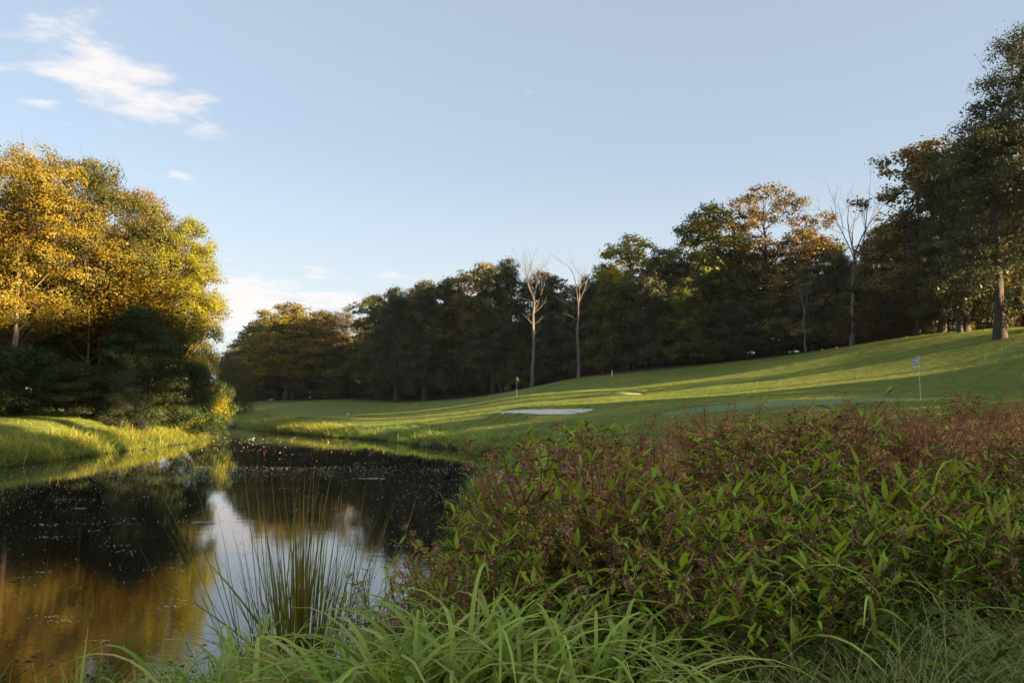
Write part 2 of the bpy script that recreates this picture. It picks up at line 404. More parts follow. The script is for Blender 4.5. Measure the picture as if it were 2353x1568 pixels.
# thin evening air that greys the far wood
import bmesh
def haze():
    bm = bmesh.new(); bmesh.ops.create_cube(bm, size=1); me = bpy.data.meshes.new('haze'); bm.to_mesh(me); bm.free()
    o = bpy.data.objects.new('haze', me); COL.objects.link(o); o.location = (0, 20, 18); o.scale = (1200, 1200, 44)
    g = newmat('haze_air'); v = g.n('ShaderNodeVolumePrincipled'); v.inputs['Density'].default_value = .00009; v.inputs['Color'].default_value = (.88, .92, 1, 1)
    g.t.links.new(v.outputs[0], g.o.inputs['Volume']); me.materials.append(g.mat); tag(o, kind='stuff')
haze()
wx = np.array([-60, 10.0]); wy = np.array([-2, 125.0])
tag(link('pond_water', mesh_np('pond_water', [(-60, -2, 0), (8, -2, 0), (8, 125, 0), (-60, 125, 0)], [(0, 1, 2, 3)], M['water'])), kind='structure')
# ------------------------------------------------------------------ sand bunkers
gs = newmat('bunker_sand')
OS = gs.n('ShaderNodeTexCoord').outputs['Object']
sn = gs.noise(OS, 3.0, 6, 0.7); sn2 = gs.noise(OS, 14, 4, 0.6)
sb = gs.n('ShaderNodeBump'); sb.inputs['Strength'].default_value = 1; sb.inputs['Distance'].default_value = 0.12; gs.inp(sb, 'Height', gs.m('ADD', sn, gs.m('MULTIPLY', sn2, .4)))
sp_ = gs.n('ShaderNodeBsdfPrincipled'); gs.inp(sp_, 'Base Color', gs.ramp(sn, [(0.3, (0.70, 0.62, 0.50)), (0.7, (0.92, 0.84, 0.72))])); sp_.inputs['Roughness'].default_value = 0.95
gs.inp(sp_, 'Normal', sb.outputs[0]); M['sand'] = finish(gs, sp_.outputs[0])
for b, lab in zip(BUNK, ('large kidney shaped pale sand bunker cut into the lawn in the middle', 'small sliver of a sand bunker under the raised lip on the far slope')):
    bx = np.linspace(b[0] - b[2] * 1.3, b[0] + b[2] * 1.3, 90); by = np.linspace(b[1] - b[3] * 1.3, b[1] + b[3] * 1.3, 70)
    X, Y = np.meshgrid(bx, by); P = np.c_[X.ravel(), Y.ravel()]; r = bunk_r(P, b)
    z = ground(P) + 0.045 + vnoise(P, 3.5, 9) * 0.02 - 0.10 * np.clip((r - 0.95) / 0.06, 0, 1)
    z = z + 0.16 * sst((b[1] + b[3] * .9 - P[:, 1]) / (b[3] * 2)) * 0
    ids = np.arange(len(P)).reshape(70, 90)
    q = np.stack([ids[:-1, :-1], ids[:-1, 1:], ids[1:, 1:], ids[1:, :-1]], -1).reshape(-1, 4)
    q = q[(r[q] < 1.03).all(1)]
    tag(link('sand_bunker', mesh_np('sand_bunker', np.c_[P, z], q, M['sand'], smooth=True)), lab, 'bunker')

# ------------------------------------------------------------------ tree prototypes
RNG = np.random.RandomState(11)
def leaves_np(C, N, size, rng, aspect=0.6, col=None, droop=0.0):
    """rhombic leaf faces: C centres, N rough normals"""
    n = len(C)
    N = N + rng.normal(0, 0.38, (n, 3)); N /= np.linalg.norm(N, axis=1)[:, None] + 1e-9
    T = rng.normal(0, 1, (n, 3)); T[:, 2] -= droop
    T -= (T * N).sum(1)[:, None] * N; T /= np.linalg.norm(T, axis=1)[:, None] + 1e-9
    B = np.cross(N, T)
    L = (size * rng.uniform(0.6, 1.35, n))[:, None]
    V = np.stack([C - T * L * .5, C + B * L * aspect * .5 - T * L * .06 + N * L * .08, C + T * L * .5, C - B * L * aspect * .5 - T * L * .06 + N * L * .08], 1).reshape(-1, 3)
    Fc = np.arange(n * 4).reshape(-1, 4)
    c = np.repeat(col if col is not None else rng.uniform(0, 1, n), 4)
    return V, Fc, np.c_[c, c, c, np.ones(n * 4)]

PROTO = {}
def tree_proto(name, seed, H=20.0, R_=6.0, z0=0.3, lobes=42, lobe_r=(1.3, 2.3), subs=16, leaves=76, size=0.17, trunk_r=0.32, prof='oak', ragged=1.0, flat=0.7, bare=0, tight=.36, tv=.75):
    rng = np.random.RandomState(seed); tb = Tubes()
    top = H * 0.93
    # trunk, gently bent
    n = 9; off = np.cumsum(rng.normal(0, 0.16, (n, 2)), 0); off[0] = 0
    tp = [(off[i, 0], off[i, 1], -0.5 + (top * 0.86 + 0.5) * i / (n - 1)) for i in range(n)]
    tr = [trunk_r * (1.55 if i == 0 else 1) * (1 - 0.86 * (i / (n - 1)) ** 1.1) for i in range(n)]
    tb.add(tp, tr, 9)
    def axis_at(z):
        f = np.clip((z + .5) / (top * 0.86 + .5) * (n - 1), 0, n - 1.001); i = int(f); t = f - i
        return np.array(tp[i]) * (1 - t) + np.array(tp[i + 1]) * t
    VV, FF_, CC = [], [], []; base = 0
    for k in range(lobes):
        t = ((k + 0.5) / lobes) if prof != 'pine' else rng.uniform(0, 1)
        t = np.clip(t + rng.uniform(-.06, .06), 0.0, 1)
        z = H * (z0 + (0.96 - z0) * t)
        if prof == 'oak': rr = R_ * (math.sin(PI * min(1, 0.20 + 0.76 * t)) ** 0.6)
        elif prof == 'dome': rr = R_ * math.sqrt(max(0.02, 1 - t ** 2.4))
        elif prof == 'egg': rr = R_ * (math.sin(PI * (0.10 + 0.86 * t)) ** 0.7)
        elif prof == 'pine': rr = R_ * (1 - t) ** 0.75 * (0.55 + 0.45 * math.sin(t * 37) ** 2) + 0.3
        elif prof == 'column': rr = R_ * (1 - t ** 3) ** .5
        az = k * 2.39996 + rng.uniform(-.5, .5)
        fr = rng.uniform(0.45, 1.0) ** 0.7 * (1 + 0.16 * ragged * rng.normal())
        lr = rng.uniform(*lobe_r) * (0.75 if t > .85 else 1)
        rr = max(0.0, rr - lr * 0.6) * fr
        ax = axis_at(min(z, top * .85))
        c = np.array([ax[0] + rr * math.cos(az), ax[1] + rr * math.sin(az), z])
        # limb
        zs = max(H * z0 * 0.75, z - rr * rng.uniform(0.45, 0.8) - 0.6); zs = min(zs, top * .8); a0 = axis_at(zs)
        lift = np.array([0, 0, rng.uniform(-.2, .5)])
        pts = [a0, a0 * .62 + c * .38 + lift + rng.normal(0, .2, 3), a0 * .25 + c * .75 + rng.normal(0, .25, 3), c]
        r0 = trunk_r * 0.42 * (1 - 0.55 * t)
        tb.add(pts, [r0, r0 * .7, r0 * .42, r0 * .2], 5)
        for _ in range(3):
            e = c + rng.normal(0, lr * .6, 3); m_ = (pts[2] + e) / 2 + rng.normal(0, .15, 3)
            tb.add([pts[2], m_, e], [r0 * .35, r0 * .22, r0 * .08], 4)
        if k < bare: continue
        ns = max(4, int(subs * (lr / np.mean(lobe_r)) ** 2))
        d = rng.normal(0, 1, (ns, 3)); d[:, 2] = np.abs(d[:, 2]) * 0.9 - 0.25; d /= np.linalg.norm(d, axis=1)[:, None]
        sc = c + d * np.array([lr, lr, lr * flat]) * rng.uniform(.65, 1.05, (ns, 1))
        lc = np.repeat(sc, leaves, 0) + rng.normal(0, 1, (ns * leaves, 3)) * np.array([tight, tight, tight * .62])
        nn = (lc - c); nn /= np.linalg.norm(nn, axis=1)[:, None] + 1e-6; nn = nn * .7 + (lc - np.repeat(sc, leaves, 0)) * 1.1; nn[:, 2] += .3
        tint = np.clip(np.repeat(rng.uniform(.15, .85, ns), leaves) * tv + rng.uniform(.1, .9) * .25 + rng.uniform(0, .15, ns * leaves), 0, 1)
        v, f, cc = leaves_np(lc, nn, size, rng, col=tint)
        VV.append(v); FF_.append(f + base); CC.append(cc); base += len(v)
    crown = mesh_np(name + '_crown', np.concatenate(VV), np.concatenate(FF_), M['oak'], np.concatenate(CC))
    trunk = tb.mesh(name + '_trunk', M['bark'])
    PROTO[name] = (trunk, crown, H, R_)

tree_proto('oak_a', 1, H=20, R_=6.5, z0=.28, lobes=46, lobe_r=(1.4, 2.4))
tree_proto('oak_b', 2, H=21, R_=6.0, z0=.36, lobes=40, lobe_r=(1.3, 2.5), ragged=1.4)
tree_proto('oak_c', 3, H=19, R_=6.5, z0=.22, lobes=50, lobe_r=(1.3, 2.2), prof='egg')
tree_proto('wood_a', 51, H=20, R_=6.0, z0=.10, lobes=44, lobe_r=(1.4, 2.5), subs=17, leaves=30, size=.34, prof='dome', tight=.36, tv=.85, flat=.95)
tree_proto('wood_b', 52, H=20, R_=6.0, z0=.18, lobes=40, lobe_r=(1.2, 2.6), subs=16, leaves=30, size=.34, prof='dome', ragged=1.4, tight=.36, tv=.85, flat=.95)
tree_proto('oak_open', 4, H=22, R_=5.5, z0=.45, lobes=27, lobe_r=(1.1, 1.9), ragged=1.9, subs=10, leaves=44, size=.27, tight=.36)
tree_proto('forest_a', 5, H=20, R_=5.0, z0=.10, lobes=44, lobe_r=(1.2, 2.3), prof='egg', subs=14, leaves=30, size=.34, tight=.36, tv=.85, flat=.95)
tree_proto('skirt', 6, H=13, R_=5.0, z0=.04, lobes=46, lobe_r=(1.0, 1.8), prof='dome', trunk_r=.2, ragged=1.5, subs=12, leaves=30, size=.34, tight=.34, tv=.85, flat=.9)
tree_proto('sapling', 7, H=7, R_=3.2, z0=.05, lobes=26, lobe_r=(.7, 1.2), prof='dome', trunk_r=.09, leaves=44, size=.17)
tree_proto('pine', 8, H=20, R_=4.6, z0=.30, lobes=66, lobe_r=(.7, 1.25), prof='pine', trunk_r=.24, flat=.35, leaves=56, size=.17, subs=11)
tree_proto('tall_full', 9, H=18, R_=5.5, z0=.03, lobes=62, lobe_r=(1.1, 2.0), prof='column', trunk_r=.22, ragged=.8)

def place_tree(kind, x, y, height, width, leaf, label, group=None, name='oak_tree', bark='bark', rz=None, cat='tree', sink=0.0, z=None, squash=None):
    trunk, crown, H, R_ = PROTO[kind]
    zz_ = (gz(x, y) if z is None else z) - sink
    k = height / H; kx = width / (2 * R_)
    root = empty(name, (x, y, zz_), rnd.uniform(0, 6.28) if rz is None else rz)
    tag(root, label, cat, group)
    a = link('trunk', trunk, root, M[bark]); b = link('crown', crown, root, M[leaf])
    for o in (a, b): o.scale = (kx, kx, k)
    return root

def ptree(kind, px, top, d, wpx, leaf, label, group=None, **kw):
    """tree whose crown top shows at pixel (px, top) at distance d"""
    x, y, zt = W(px, top + (22 if d > 72 else 0), d); zb = gz(x, y)
    if d > 72 and px > 480 and not kw.get('own'): kind = {'oak_a': 'wood_a', 'oak_c': 'wood_b', 'oak_b': 'wood_a'}.get(kind, kind)
    return place_tree(kind, x, y, zt - zb, wpx / F * d, leaf, label, group, **kw)

# ---- the golden stand on the left bank
LG = 'trees of the golden stand on the left bank'
ptree('oak_a', 30, 332, 50, 380, 'oak_gold', 'tall golden lit oak with a bare sunlit trunk at the left picture edge', LG, rz=1.0)
ptree('oak_c', 205, 360, 55, 350, 'oak', 'tall round headed olive green oak next to the leftmost golden oak', LG, rz=2.2)
ptree('pine', 355, 456, 58, 260, 'pine', 'tall pine with tufted top between oak and yellow green tree', LG, name='pine_tree', bark='red_bark', rz=.3)
ptree('oak_b', 305, 440, 64, 300, 'oak_gold', 'rusty golden tree half hidden behind the tall pine', LG, rz=4)
ptree('tall_full', 432, 495, 60, 215, 'yellow', 'bright yellow green tree leafy to the ground at the end of the stand', LG, name='broadleaf_tree', rz=.8)
ptree('pine', 465, 560, 66, 120, 'pine', 'slender pine poking out beside the yellow green tree', LG, name='pine_tree', bark='red_bark', rz=2)
ptree('oak_b', -110, 330, 49, 300, 'oak_gold', 'golden oak cut off by the left picture edge', LG, rz=2)
ptree('oak_a', 115, 430, 60, 260, 'oak_brown', 'brownish oak filling the gap behind the two front oaks', LG, rz=5)
ptree('tall_full', 330, 700, 50.5, 210, 'shade', 'dark green young tree in shade at the foot of the pine', LG, name='broadleaf_tree', rz=3)
for (px, top, d, w, lf, lb) in [
    (30, 790, 46, 200, 'shade', 'low spreading dark shrub under the leftmost oak'),
    (150, 830, 46.5, 190, 'shade', 'broad dark layered shrub on the lawn edge under the olive oak'),
    (-70, 740, 46, 170, 'oak_gold', 'yellowish shrub at the left picture edge beside the bare trunk'),
    (240, 860, 49, 150, 'dark', 'small dark shrub between broad layered shrub and shaded young tree'),
    (455, 830, 57, 110, 'shade', 'leafy shrub at the foot of the yellow green tree'),
    (500, 875, 64, 80, 'shade', 'low green shrub by the pond tip right of the yellow tree')]:
    ptree('sapling', px, top, d, w, lf, lb, 'shrubs at the foot of the left stand', name='shrub', cat='shrub')
ptree('sapling', 285, 850, 47, 95, 'dark', 'small dark bushy evergreen standing in front of shrubs on left bank', 'shrubs at the foot of the left stand', name='evergreen_shrub', cat='shrub')
for i in range(9):
    ptree('skirt', -40 + i * 46 + rnd.uniform(-8, 8), rnd.uniform(725, 770), 56 + rnd.uniform(0, 5), 170, 'oak' if i % 2 else 'shade', 'dim leafy undergrowth tree between the trunks of the left stand', 'undergrowth trees inside the left stand', name='understorey_tree')
def slender(px, foot, top, d, lean, r, mat, label, group, name='slender_trunk_tree'):
    x, y, _ = W(px, foot, d); z = gz(x, y); zt = W(px, top, d)[2]
    root = empty(name, (x, y, z)); tag(root, label, 'tree', group)
    t = Tubes(); n = 7; p = []
    for i in range(n):
        q = i / (n - 1); p.append((lean * q * (zt - z) + rnd.gauss(0, .07), rnd.gauss(0, .07), -.3 + (zt - z + .3) * q))
    t.add(p, [r * (1 - .6 * i / n) for i in range(n)], 7)
    for k in range(9):
        q = rnd.uniform(.35, 1); a = rnd.uniform(0, 6.28); b0 = Vector(p[min(n - 1, int(q * (n - 1)))]); L = rnd.uniform(.8, 2)
        t.add([b0, b0 + Vector((math.cos(a) * L * .5, math.sin(a) * L * .5, L * .35)), b0 + Vector((math.cos(a) * L, math.sin(a) * L, L * .9))], [r * .3, r * .2, r * .06], 4)
    link('trunk', t.mesh('slender_trunk', M[mat]), root)
    # small ragged top
    rng = np.random.RandomState(int(px)); n_ = 1500
    C = np.array(p[-1]) + rng.normal(0, 1, (n_, 3)) * np.array([1.1, 1.1, 1.5])
    v, f, cc = leaves_np(C, np.tile([0, 0, 1.0], (n_, 1)), .26, rng)
    link('crown', mesh_np('small_crown', v, f, M['oak_gold'], cc), root)
    return root
for i in range(15):
    px = 190 + i * 11 + rnd.uniform(-6, 6)
    slender(px, 940, rnd.uniform(690, 760), 53 + (i * 5 % 9), rnd.uniform(-.06, .1), rnd.uniform(.06, .12), 'red_bark' if i % 3 else 'pale_bark',
            'slender bare reddish trunk with light between it and its neighbours, left stand', 'slender trunks inside the left stand')
slender(20, 940, 560, 47.5, .01, .2, 'pale_bark', 'thick pale trunk lit by the sun at the left picture edge', None, 'pale_trunk_tree')

# more of the stand behind
for i, (px, top, d) in enumerate([(-40, 480, 62), (60, 520, 70), (180, 500, 72), (380, 560, 72), (-190, 400, 56), (-320, 420, 58)]):
    ptree(['oak_b', 'oak_c', 'oak_a'][i % 3], px, top, d, 250, 'oak_gold' if i % 2 else 'oak', 'oak in the second row of the left stand, seen between the front trees', 'second row trees of the left stand')

# ---- drooping small tree past the stand
def drooping_tree():
    x, y, zt = W(543, 808, 118); z = gz(x, y); H = zt - z
    root = empty('willow_tree', (x, y, z)); tag(root, 'small drooping willow like tree standing alone right of the golden stand', 'tree')
    rng = np.random.RandomState(3); t = Tubes(); VV, FF_, CC = [], [], []; base = 0
    t.add([(0, 0, -.3), (.2, .1, H * .3), (.1, .2, H * .62)], [.28, .22, .12], 8)
    for k in range(46):
        a = k * 2.4; rr = rng.uniform(.4, 2.3); zt_ = H * (.98 - .09 * rr + rng.uniform(-.08, .02))
        b = np.array([math.cos(a) * rr, math.sin(a) * rr, zt_])
        t.add([(0.1, .2, H * .55), b * [.5, .5, 1] + [0, 0, -.6], b], [.09, .05, .02], 4)
        Ld = rng.uniform(.6, .93) * H
        n = 230; q = rng.uniform(0, 1, n)
        C = np.c_[b[0] * (1 + q * .25) + rng.normal(0, .22, n), b[1] * (1 + q * .25) + rng.normal(0, .22, n), b[2] - q * Ld + rng.normal(0, .1, n)]
        v, f, cc = leaves_np(C, np.tile([math.cos(a), math.sin(a), .2], (n, 1)), .3, rng, .3, droop=2.5)
        VV.append(v); FF_.append(f + base); CC.append(cc); base += len(v)
    link('trunk', t.mesh('willow_trunk', M['bark']), root)
    link('crown', mesh_np('willow_crown', np.concatenate(VV), np.concatenate(FF_), M['willow'], np.concatenate(CC)), root)
drooping_tree()

# ---- the long wood from the centre to the right
WG = 'trees along the front of the long wood'
FRONT = [  # kind, px, top, d, width px, leaf, label
    ('forest_a', 545, 765, 200, 80, 'dark', 'low dark tree at the far left end of the long wood'),
    ('oak_c', 596, 712, 178, 110, 'dark', 'dark dense tree just left of the sunlit pale green tree'),
    ('oak_c', 662, 672, 158, 170, 'oak_gold', 'wide pale gold sunlit tree at the far end of the wood'),
    ('oak_c', 738, 690, 152, 130, 'oak_brown', 'greenish rounded tree joined to the pale gold tree'),
    ('oak_open', 800, 684, 150, 80, 'oak_brown', 'small rusty crowned tree showing above the dark wood'),
    ('oak_b', 868, 652, 134, 110, 'oak', 'open topped oak at the step up of the skyline'),
    ('oak_a', 925, 660, 130, 120, 'dark', 'dark oak with thick trunk at the lawn edge'),
    ('oak_c', 978, 622, 124, 120, 'oak_brown', 'tall brownish topped oak near the two lawn edge trunks'),
    ('oak_b', 1040, 612, 122, 110, 'dark', 'dark oak left of the wide golden brown crown'),
    ('oak_c', 1118, 582, 118, 170, 'oak_brown', 'wide golden brown crowned oak behind pale dead twigs'),
    ('oak_b', 1245, 600, 116, 120, 'dark', 'dark leafy oak directly behind the tall dead tree'),
    ('forest_a', 1325, 630, 112, 110, 'dark', 'dark lower oak between the two dead trees and next crown'),
    ('oak_a', 1388, 578, 110, 90, 'oak', 'dark oak shouldering the big bright rounded crown'),
    ('oak_c', 1455, 516, 106, 160, 'yellow', 'big rounded oak with yellow lit top rising above its neighbours'),
    ('oak_b', 1530, 545, 104, 120, 'dark', 'dark oak filling the dip right of the yellow lit crown'),
    ('oak_a', 1625, 446, 100, 170, 'oak', 'tall dark oak with dense domed top right of centre'),
    ('oak_open', 1750, 400, 96, 170, 'oak_brown', 'tallest open crowned oak with bronze top and sky gaps'),
    ('oak_c', 1690, 520, 98, 150, 'dark', 'dark oak below the tall bronze topped crown'),
    ('oak_b', 1850, 498, 92, 160, 'oak_brown', 'golden green oak left of the tall bare tree'),
    ('forest_a', 1920, 545, 91, 100, 'oak', 'green oak just behind the trunk of the tall bare tree'),
    ('oak_a', 2030, 498, 86, 150, 'dark', 'dark oak to the right of the tall bare tree'),
    ('oak_b', 2140, 298, 80, 230, 'oak_brown', 'large bronze topped oak stepping up towards the right corner'),
    ('oak_c', 2090, 470, 82, 180, 'dark', 'wide dark oak in front of the large bronze topped oak'),
    ('oak_a', 2255, 262, 76, 210, 'oak', 'tall dark oak behind the twin trunks at right'),
    ('oak_open', 2350, 150, 66, 270, 'dark', 'tallest dark oak with thick trunk at the right picture edge'),
    ('oak_b', 2400, 60, 64, 300, 'dark', 'dark oak mostly cut off by the right picture edge')]
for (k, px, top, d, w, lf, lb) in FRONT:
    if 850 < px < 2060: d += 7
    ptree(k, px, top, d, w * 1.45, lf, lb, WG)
# second and third rows: only their tops and trunks show
for i in range(34):
    px = 560 + i * 54 + rnd.uniform(-20, 20)
    prof = np.interp(px, [560, 700, 900, 1100, 1250, 1400, 1600, 1750, 1900, 2050, 2200, 2400], [790, 715, 685, 625, 645, 590, 510, 500, 550, 520, 400, 300])
    d = np.interp(px, [560, 975, 1500, 2352], [205, 142, 120, 92]) + rnd.uniform(-4, 8)
    ptree(['oak_b', 'forest_a', 'oak_c', 'oak_a'][i % 4], px, prof + rnd.uniform(0, 50) + (35 if px > 900 else 0), d, rnd.uniform(110, 150) * (1 if px < 2050 else .8), ['dark', 'oak', 'dark', 'oak_brown'][i % 4],
          'dark tree behind the front row of the long wood, only its top showing', 'trees behind the front row of the long wood', name='forest_tree')
# undergrowth trees hiding the foot of the wood
for i in range(30):
    px = 560 + i * 49 + rnd.uniform(-14, 14)
    foot = np.interp(px, [560, 750, 975, 1220, 1480, 1850, 2000], [922, 917, 921, 889, 851, 811, 790])
    d = np.interp(px, [560, 750, 975, 1220, 1480, 1850, 2000], [176, 153, 130, 114, 104, 93, 88]) + rnd.uniform(0, 5)
    if px > 1990: break
    h = rnd.uniform(130, 270)
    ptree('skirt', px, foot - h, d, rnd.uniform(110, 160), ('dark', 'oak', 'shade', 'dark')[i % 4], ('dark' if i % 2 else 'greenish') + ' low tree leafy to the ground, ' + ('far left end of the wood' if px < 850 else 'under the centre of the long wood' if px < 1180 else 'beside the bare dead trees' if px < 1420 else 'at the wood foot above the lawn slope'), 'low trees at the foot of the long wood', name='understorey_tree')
for i in range(26):
    px = 540 + i * 56 + rnd.uniform(-20, 20)
    foot = np.interp(px, [560, 750, 975, 1220, 1480, 1850, 2000], [922, 917, 921, 889, 851, 811, 790])
    d = np.interp(px, [560, 750, 975, 1220, 1480, 1850, 2000], [190, 166, 142, 124, 114, 103, 98]) + rnd.uniform(0, 5)
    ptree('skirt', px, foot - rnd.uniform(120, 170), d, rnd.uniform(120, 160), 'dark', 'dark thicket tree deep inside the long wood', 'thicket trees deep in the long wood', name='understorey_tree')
for i, (px, top, d, w, lf) in enumerate([(2010, 640, 86, 100, 'red'), (2060, 690, 84, 90, 'red'), (2100, 640, 88, 90, 'oak_brown'), (1960, 690, 90, 80, 'red')]):
    ptree('skirt', px, top, d, w, lf, 'reddish leaved small tree under the dark oaks right of the tall bare tree', 'reddish small trees at the right end of the wood', name='understorey_tree')

for i, (k, px, top, d, w, lf) in enumerate([('forest_a', 2085, 560, 92, 150, 'dark'), ('oak_c', 2170, 470, 86, 190, 'oak'), ('forest_a', 2250, 480, 84, 170, 'dark'), ('oak_c', 2330, 420, 80, 200, 'dark'), ('oak_c', 2400, 330, 78, 220, 'oak'), ('tall_full', 2040, 600, 96, 130, 'dark')]):
    ptree(k, px, top, d, w * 1.2, lf, 'dark tree deep under the tall oaks near the right picture edge', 'trees behind the right end of the wood', name='forest_tree')
for i in range(13):
    ptree('skirt', 2010 + i * 36 + rnd.uniform(-9, 9), rnd.uniform(690, 716), 190 + rnd.uniform(-8, 20), 130, 'oak_brown' if i % 2 else 'shade', 'small far off tree seen between the trunks at the right', 'far off trees beyond the right end of the wood', name='far_tree')
for i in range(9):
    ptree('skirt', 2075 + i * 38 + rnd.uniform(-9, 9), rnd.uniform(716, 735), 100 + rnd.uniform(-5, 8), 60, 'oak_gold' if i % 2 else 'yellow', 'low golden bush glowing behind the trunks at the right', 'low bushes behind the right end of the wood', name='bush', cat='bush')

# trunks that stand clear at the lawn edge
def lone_trunk(px, foot, top, d, r, mat, label, group=None, lean=0.0):
    x, y, _ = W(px, foot, d); z = gz(x, y); zt = W(px, top, d)[2]; H = zt - z
    root = empty('trunk_tree', (x, y, z)); tag(root, label, 'tree', group)
    t = Tubes(); n = 8
    p = [Vector((lean * H * (i / 7) + rnd.gauss(0, .05), rnd.gauss(0, .05), -.3 + (H + .3) * i / 7)) for i in range(n)]
    t.add(p, [r * (1.5 if i == 0 else 1) * (1 - .5 * i / 7) for i in range(n)], 9)
    for k in range(6):
        i = rnd.randint(3, 6); a = rnd.uniform(0, 6.28); L = rnd.uniform(1, 2.6); q = p[i]
        t.add([q, q + Vector((math.cos(a) * L * .6, math.sin(a) * L * .6, L * .25)), q + Vector((math.cos(a) * L, math.sin(a) * L, L * .8))], [r * .3, r * .2, r * .08], 5)
    link('trunk', t.mesh('lone_trunk', M[mat]), root)
    crown = PROTO['wood_a'][1]
    c = link('crown', crown, root, M['dark']); c.scale = (.7, .7, H * 1.2 / 20); c.location = p[-1] * .0 + Vector((lean * H * .7, 0, 0))
TG = 'trees whose trunks stand clear at the lawn edge'
lone_trunk(910, 926, 700, 127, .42, 'bark', 'thick trunked tree at lawn edge, left of the pair near the centre', TG)
lone_trunk(975, 921, 690, 123, .36, 'bark', 'straight trunked tree at lawn edge, right of the pair near the centre', TG, .01)
lone_trunk(1133, 905, 660, 117, .35, 'bark', 'tree with leafy dark trunk foot left of the yellow flag', TG)
lone_trunk(1168, 900, 640, 119, .42, 'pale_bark', 'pale trunked tree between the leafy trunk and the tall dead tree', TG, .02)
lone_trunk(675, 920, 760, 160, .5, 'bark', 'trunk under the pale gold tree at the far end of the lawn', TG)
lone_trunk(720, 919, 760, 156, .4, 'bark', 'second trunk at the far lawn end, right of the pale gold tree', TG)
lone_trunk(2205, 770, 430, 74, .2, 'bark', 'leaning thin trunk left of the twin dark trunks', TG, -.03)
lone_trunk(2222, 768, 430, 74.5, .32, 'bark', 'dark straight trunk beside the leaning thin trunk', TG)
lone_trunk(2298, 770, 380, 64.5, .42, 'bark', 'thickest dark trunk with flared foot under the right corner oak', TG)

# ---- dead trees
def dead_tree(px, foot, top, d, r, spread, label, seed, lean=0.0, fork=.5, crownw=1.0, mat='dead', dens=5):
    rd = random.Random(seed)
    x, y, _ = W(px, foot, d); z = gz(x, y); H = W(px, top, d)[2] - z
    root = empty('dead_tree', (x, y, z)); tag(root, label, 'dead tree', 'bare dead trees standing in front of the wood')
    t = Tubes(); br = Tubes()
    def grow(T, p, dr, L, rad, lev):
        n = 4; pts = [p]; q = p.copy(); dd = dr.copy()
        for i in range(n):
            dd = (dd + Vector((rd.gauss(0, .13), rd.gauss(0, .13), rd.gauss(.04, .08)))).normalized(); q = q + dd * L / n; pts.append(q.copy())
        T.add(pts, [rad * (1 - .62 * i / n) for i in range(n + 1)], 6 if lev < 2 else 4)
        if lev >= 4: return
        for k in range(dens if lev < 2 else 4):
            f = rd.uniform(.35, 1.0); i = min(n, max(1, round(f * n)))
            a = rd.uniform(0, 6.28); tilt = rd.uniform(.3, .75)
            side = dd.orthogonal().normalized(); side.rotate(Quaternion(dd, a))
            nd = (dd * math.cos(tilt) + side * math.sin(tilt) * spread); nd.z += .15; nd.normalize()
            grow(T, pts[i], nd, L * rd.uniform(.42, .66), rad * (1 - .62 * i / n) * .62, lev + 1)
    n = 9; tp = []
    for i in range(n): tp.append(Vector((lean * H * (i / 8) + rd.gauss(0, .08), rd.gauss(0, .08), -.4 + (H * fork + .4) * i / 8)))
    t.add(tp, [r * (1.35 if i == 0 else 1) * (1 - .42 * i / 8) for i in range(n)], 10)
    rt = r * .58; L0 = H * (1 - fork)
    for k in range(5):
        a = k * 1.257 + rd.uniform(-.3, .3); tl = rd.uniform(.12, .42) * spread * crownw
        grow(br, tp[-1] - Vector((0, 0, rd.uniform(0, 1.5))), Vector((math.cos(a) * math.sin(tl), math.sin(a) * math.sin(tl), math.cos(tl))), L0 * rd.uniform(.62, .8), rt * .55, 1)
    for k in range(7):                                            # stubs and low limbs
        i = rd.randint(4, 8); a = rd.uniform(0, 6.28)
        grow(br, tp[i], Vector((math.cos(a), math.sin(a), .45)).normalized(), rd.uniform(1.5, 3.4), rt * .3, 3)
    link('trunk', t.mesh('dead_trunk', M[mat]), root); tag(link('branches', br.mesh('dead_branches', M[mat]), root))
dead_tree(1222, 889, 556, 107, .27, 1.0, 'tall pale dead tree with fan of bare twigs near the centre', 5, .015, .58)
dead_tree(1328, 866, 572, 103, .21, 1.2, 'dead tree with crooked forked top right of the tall pale one', 8, .0, .6, dens=3)
dead_tree(1958, 800, 396, 87, .25, 1.25, 'tall bare dead tree standing high against the sky at right', 12, .03, .55, dens=4)
dead_tree(1150, 890, 612, 119, .15, 1.3, 'pale dead crown of sunlit twigs in front of the golden brown oak', 21, .0, .62)
dead_tree(1850, 800, 600, 92, .14, 1.8, 'low pale dead limbs stretching sideways in the dark wood', 33, .0, .5, dens=3)

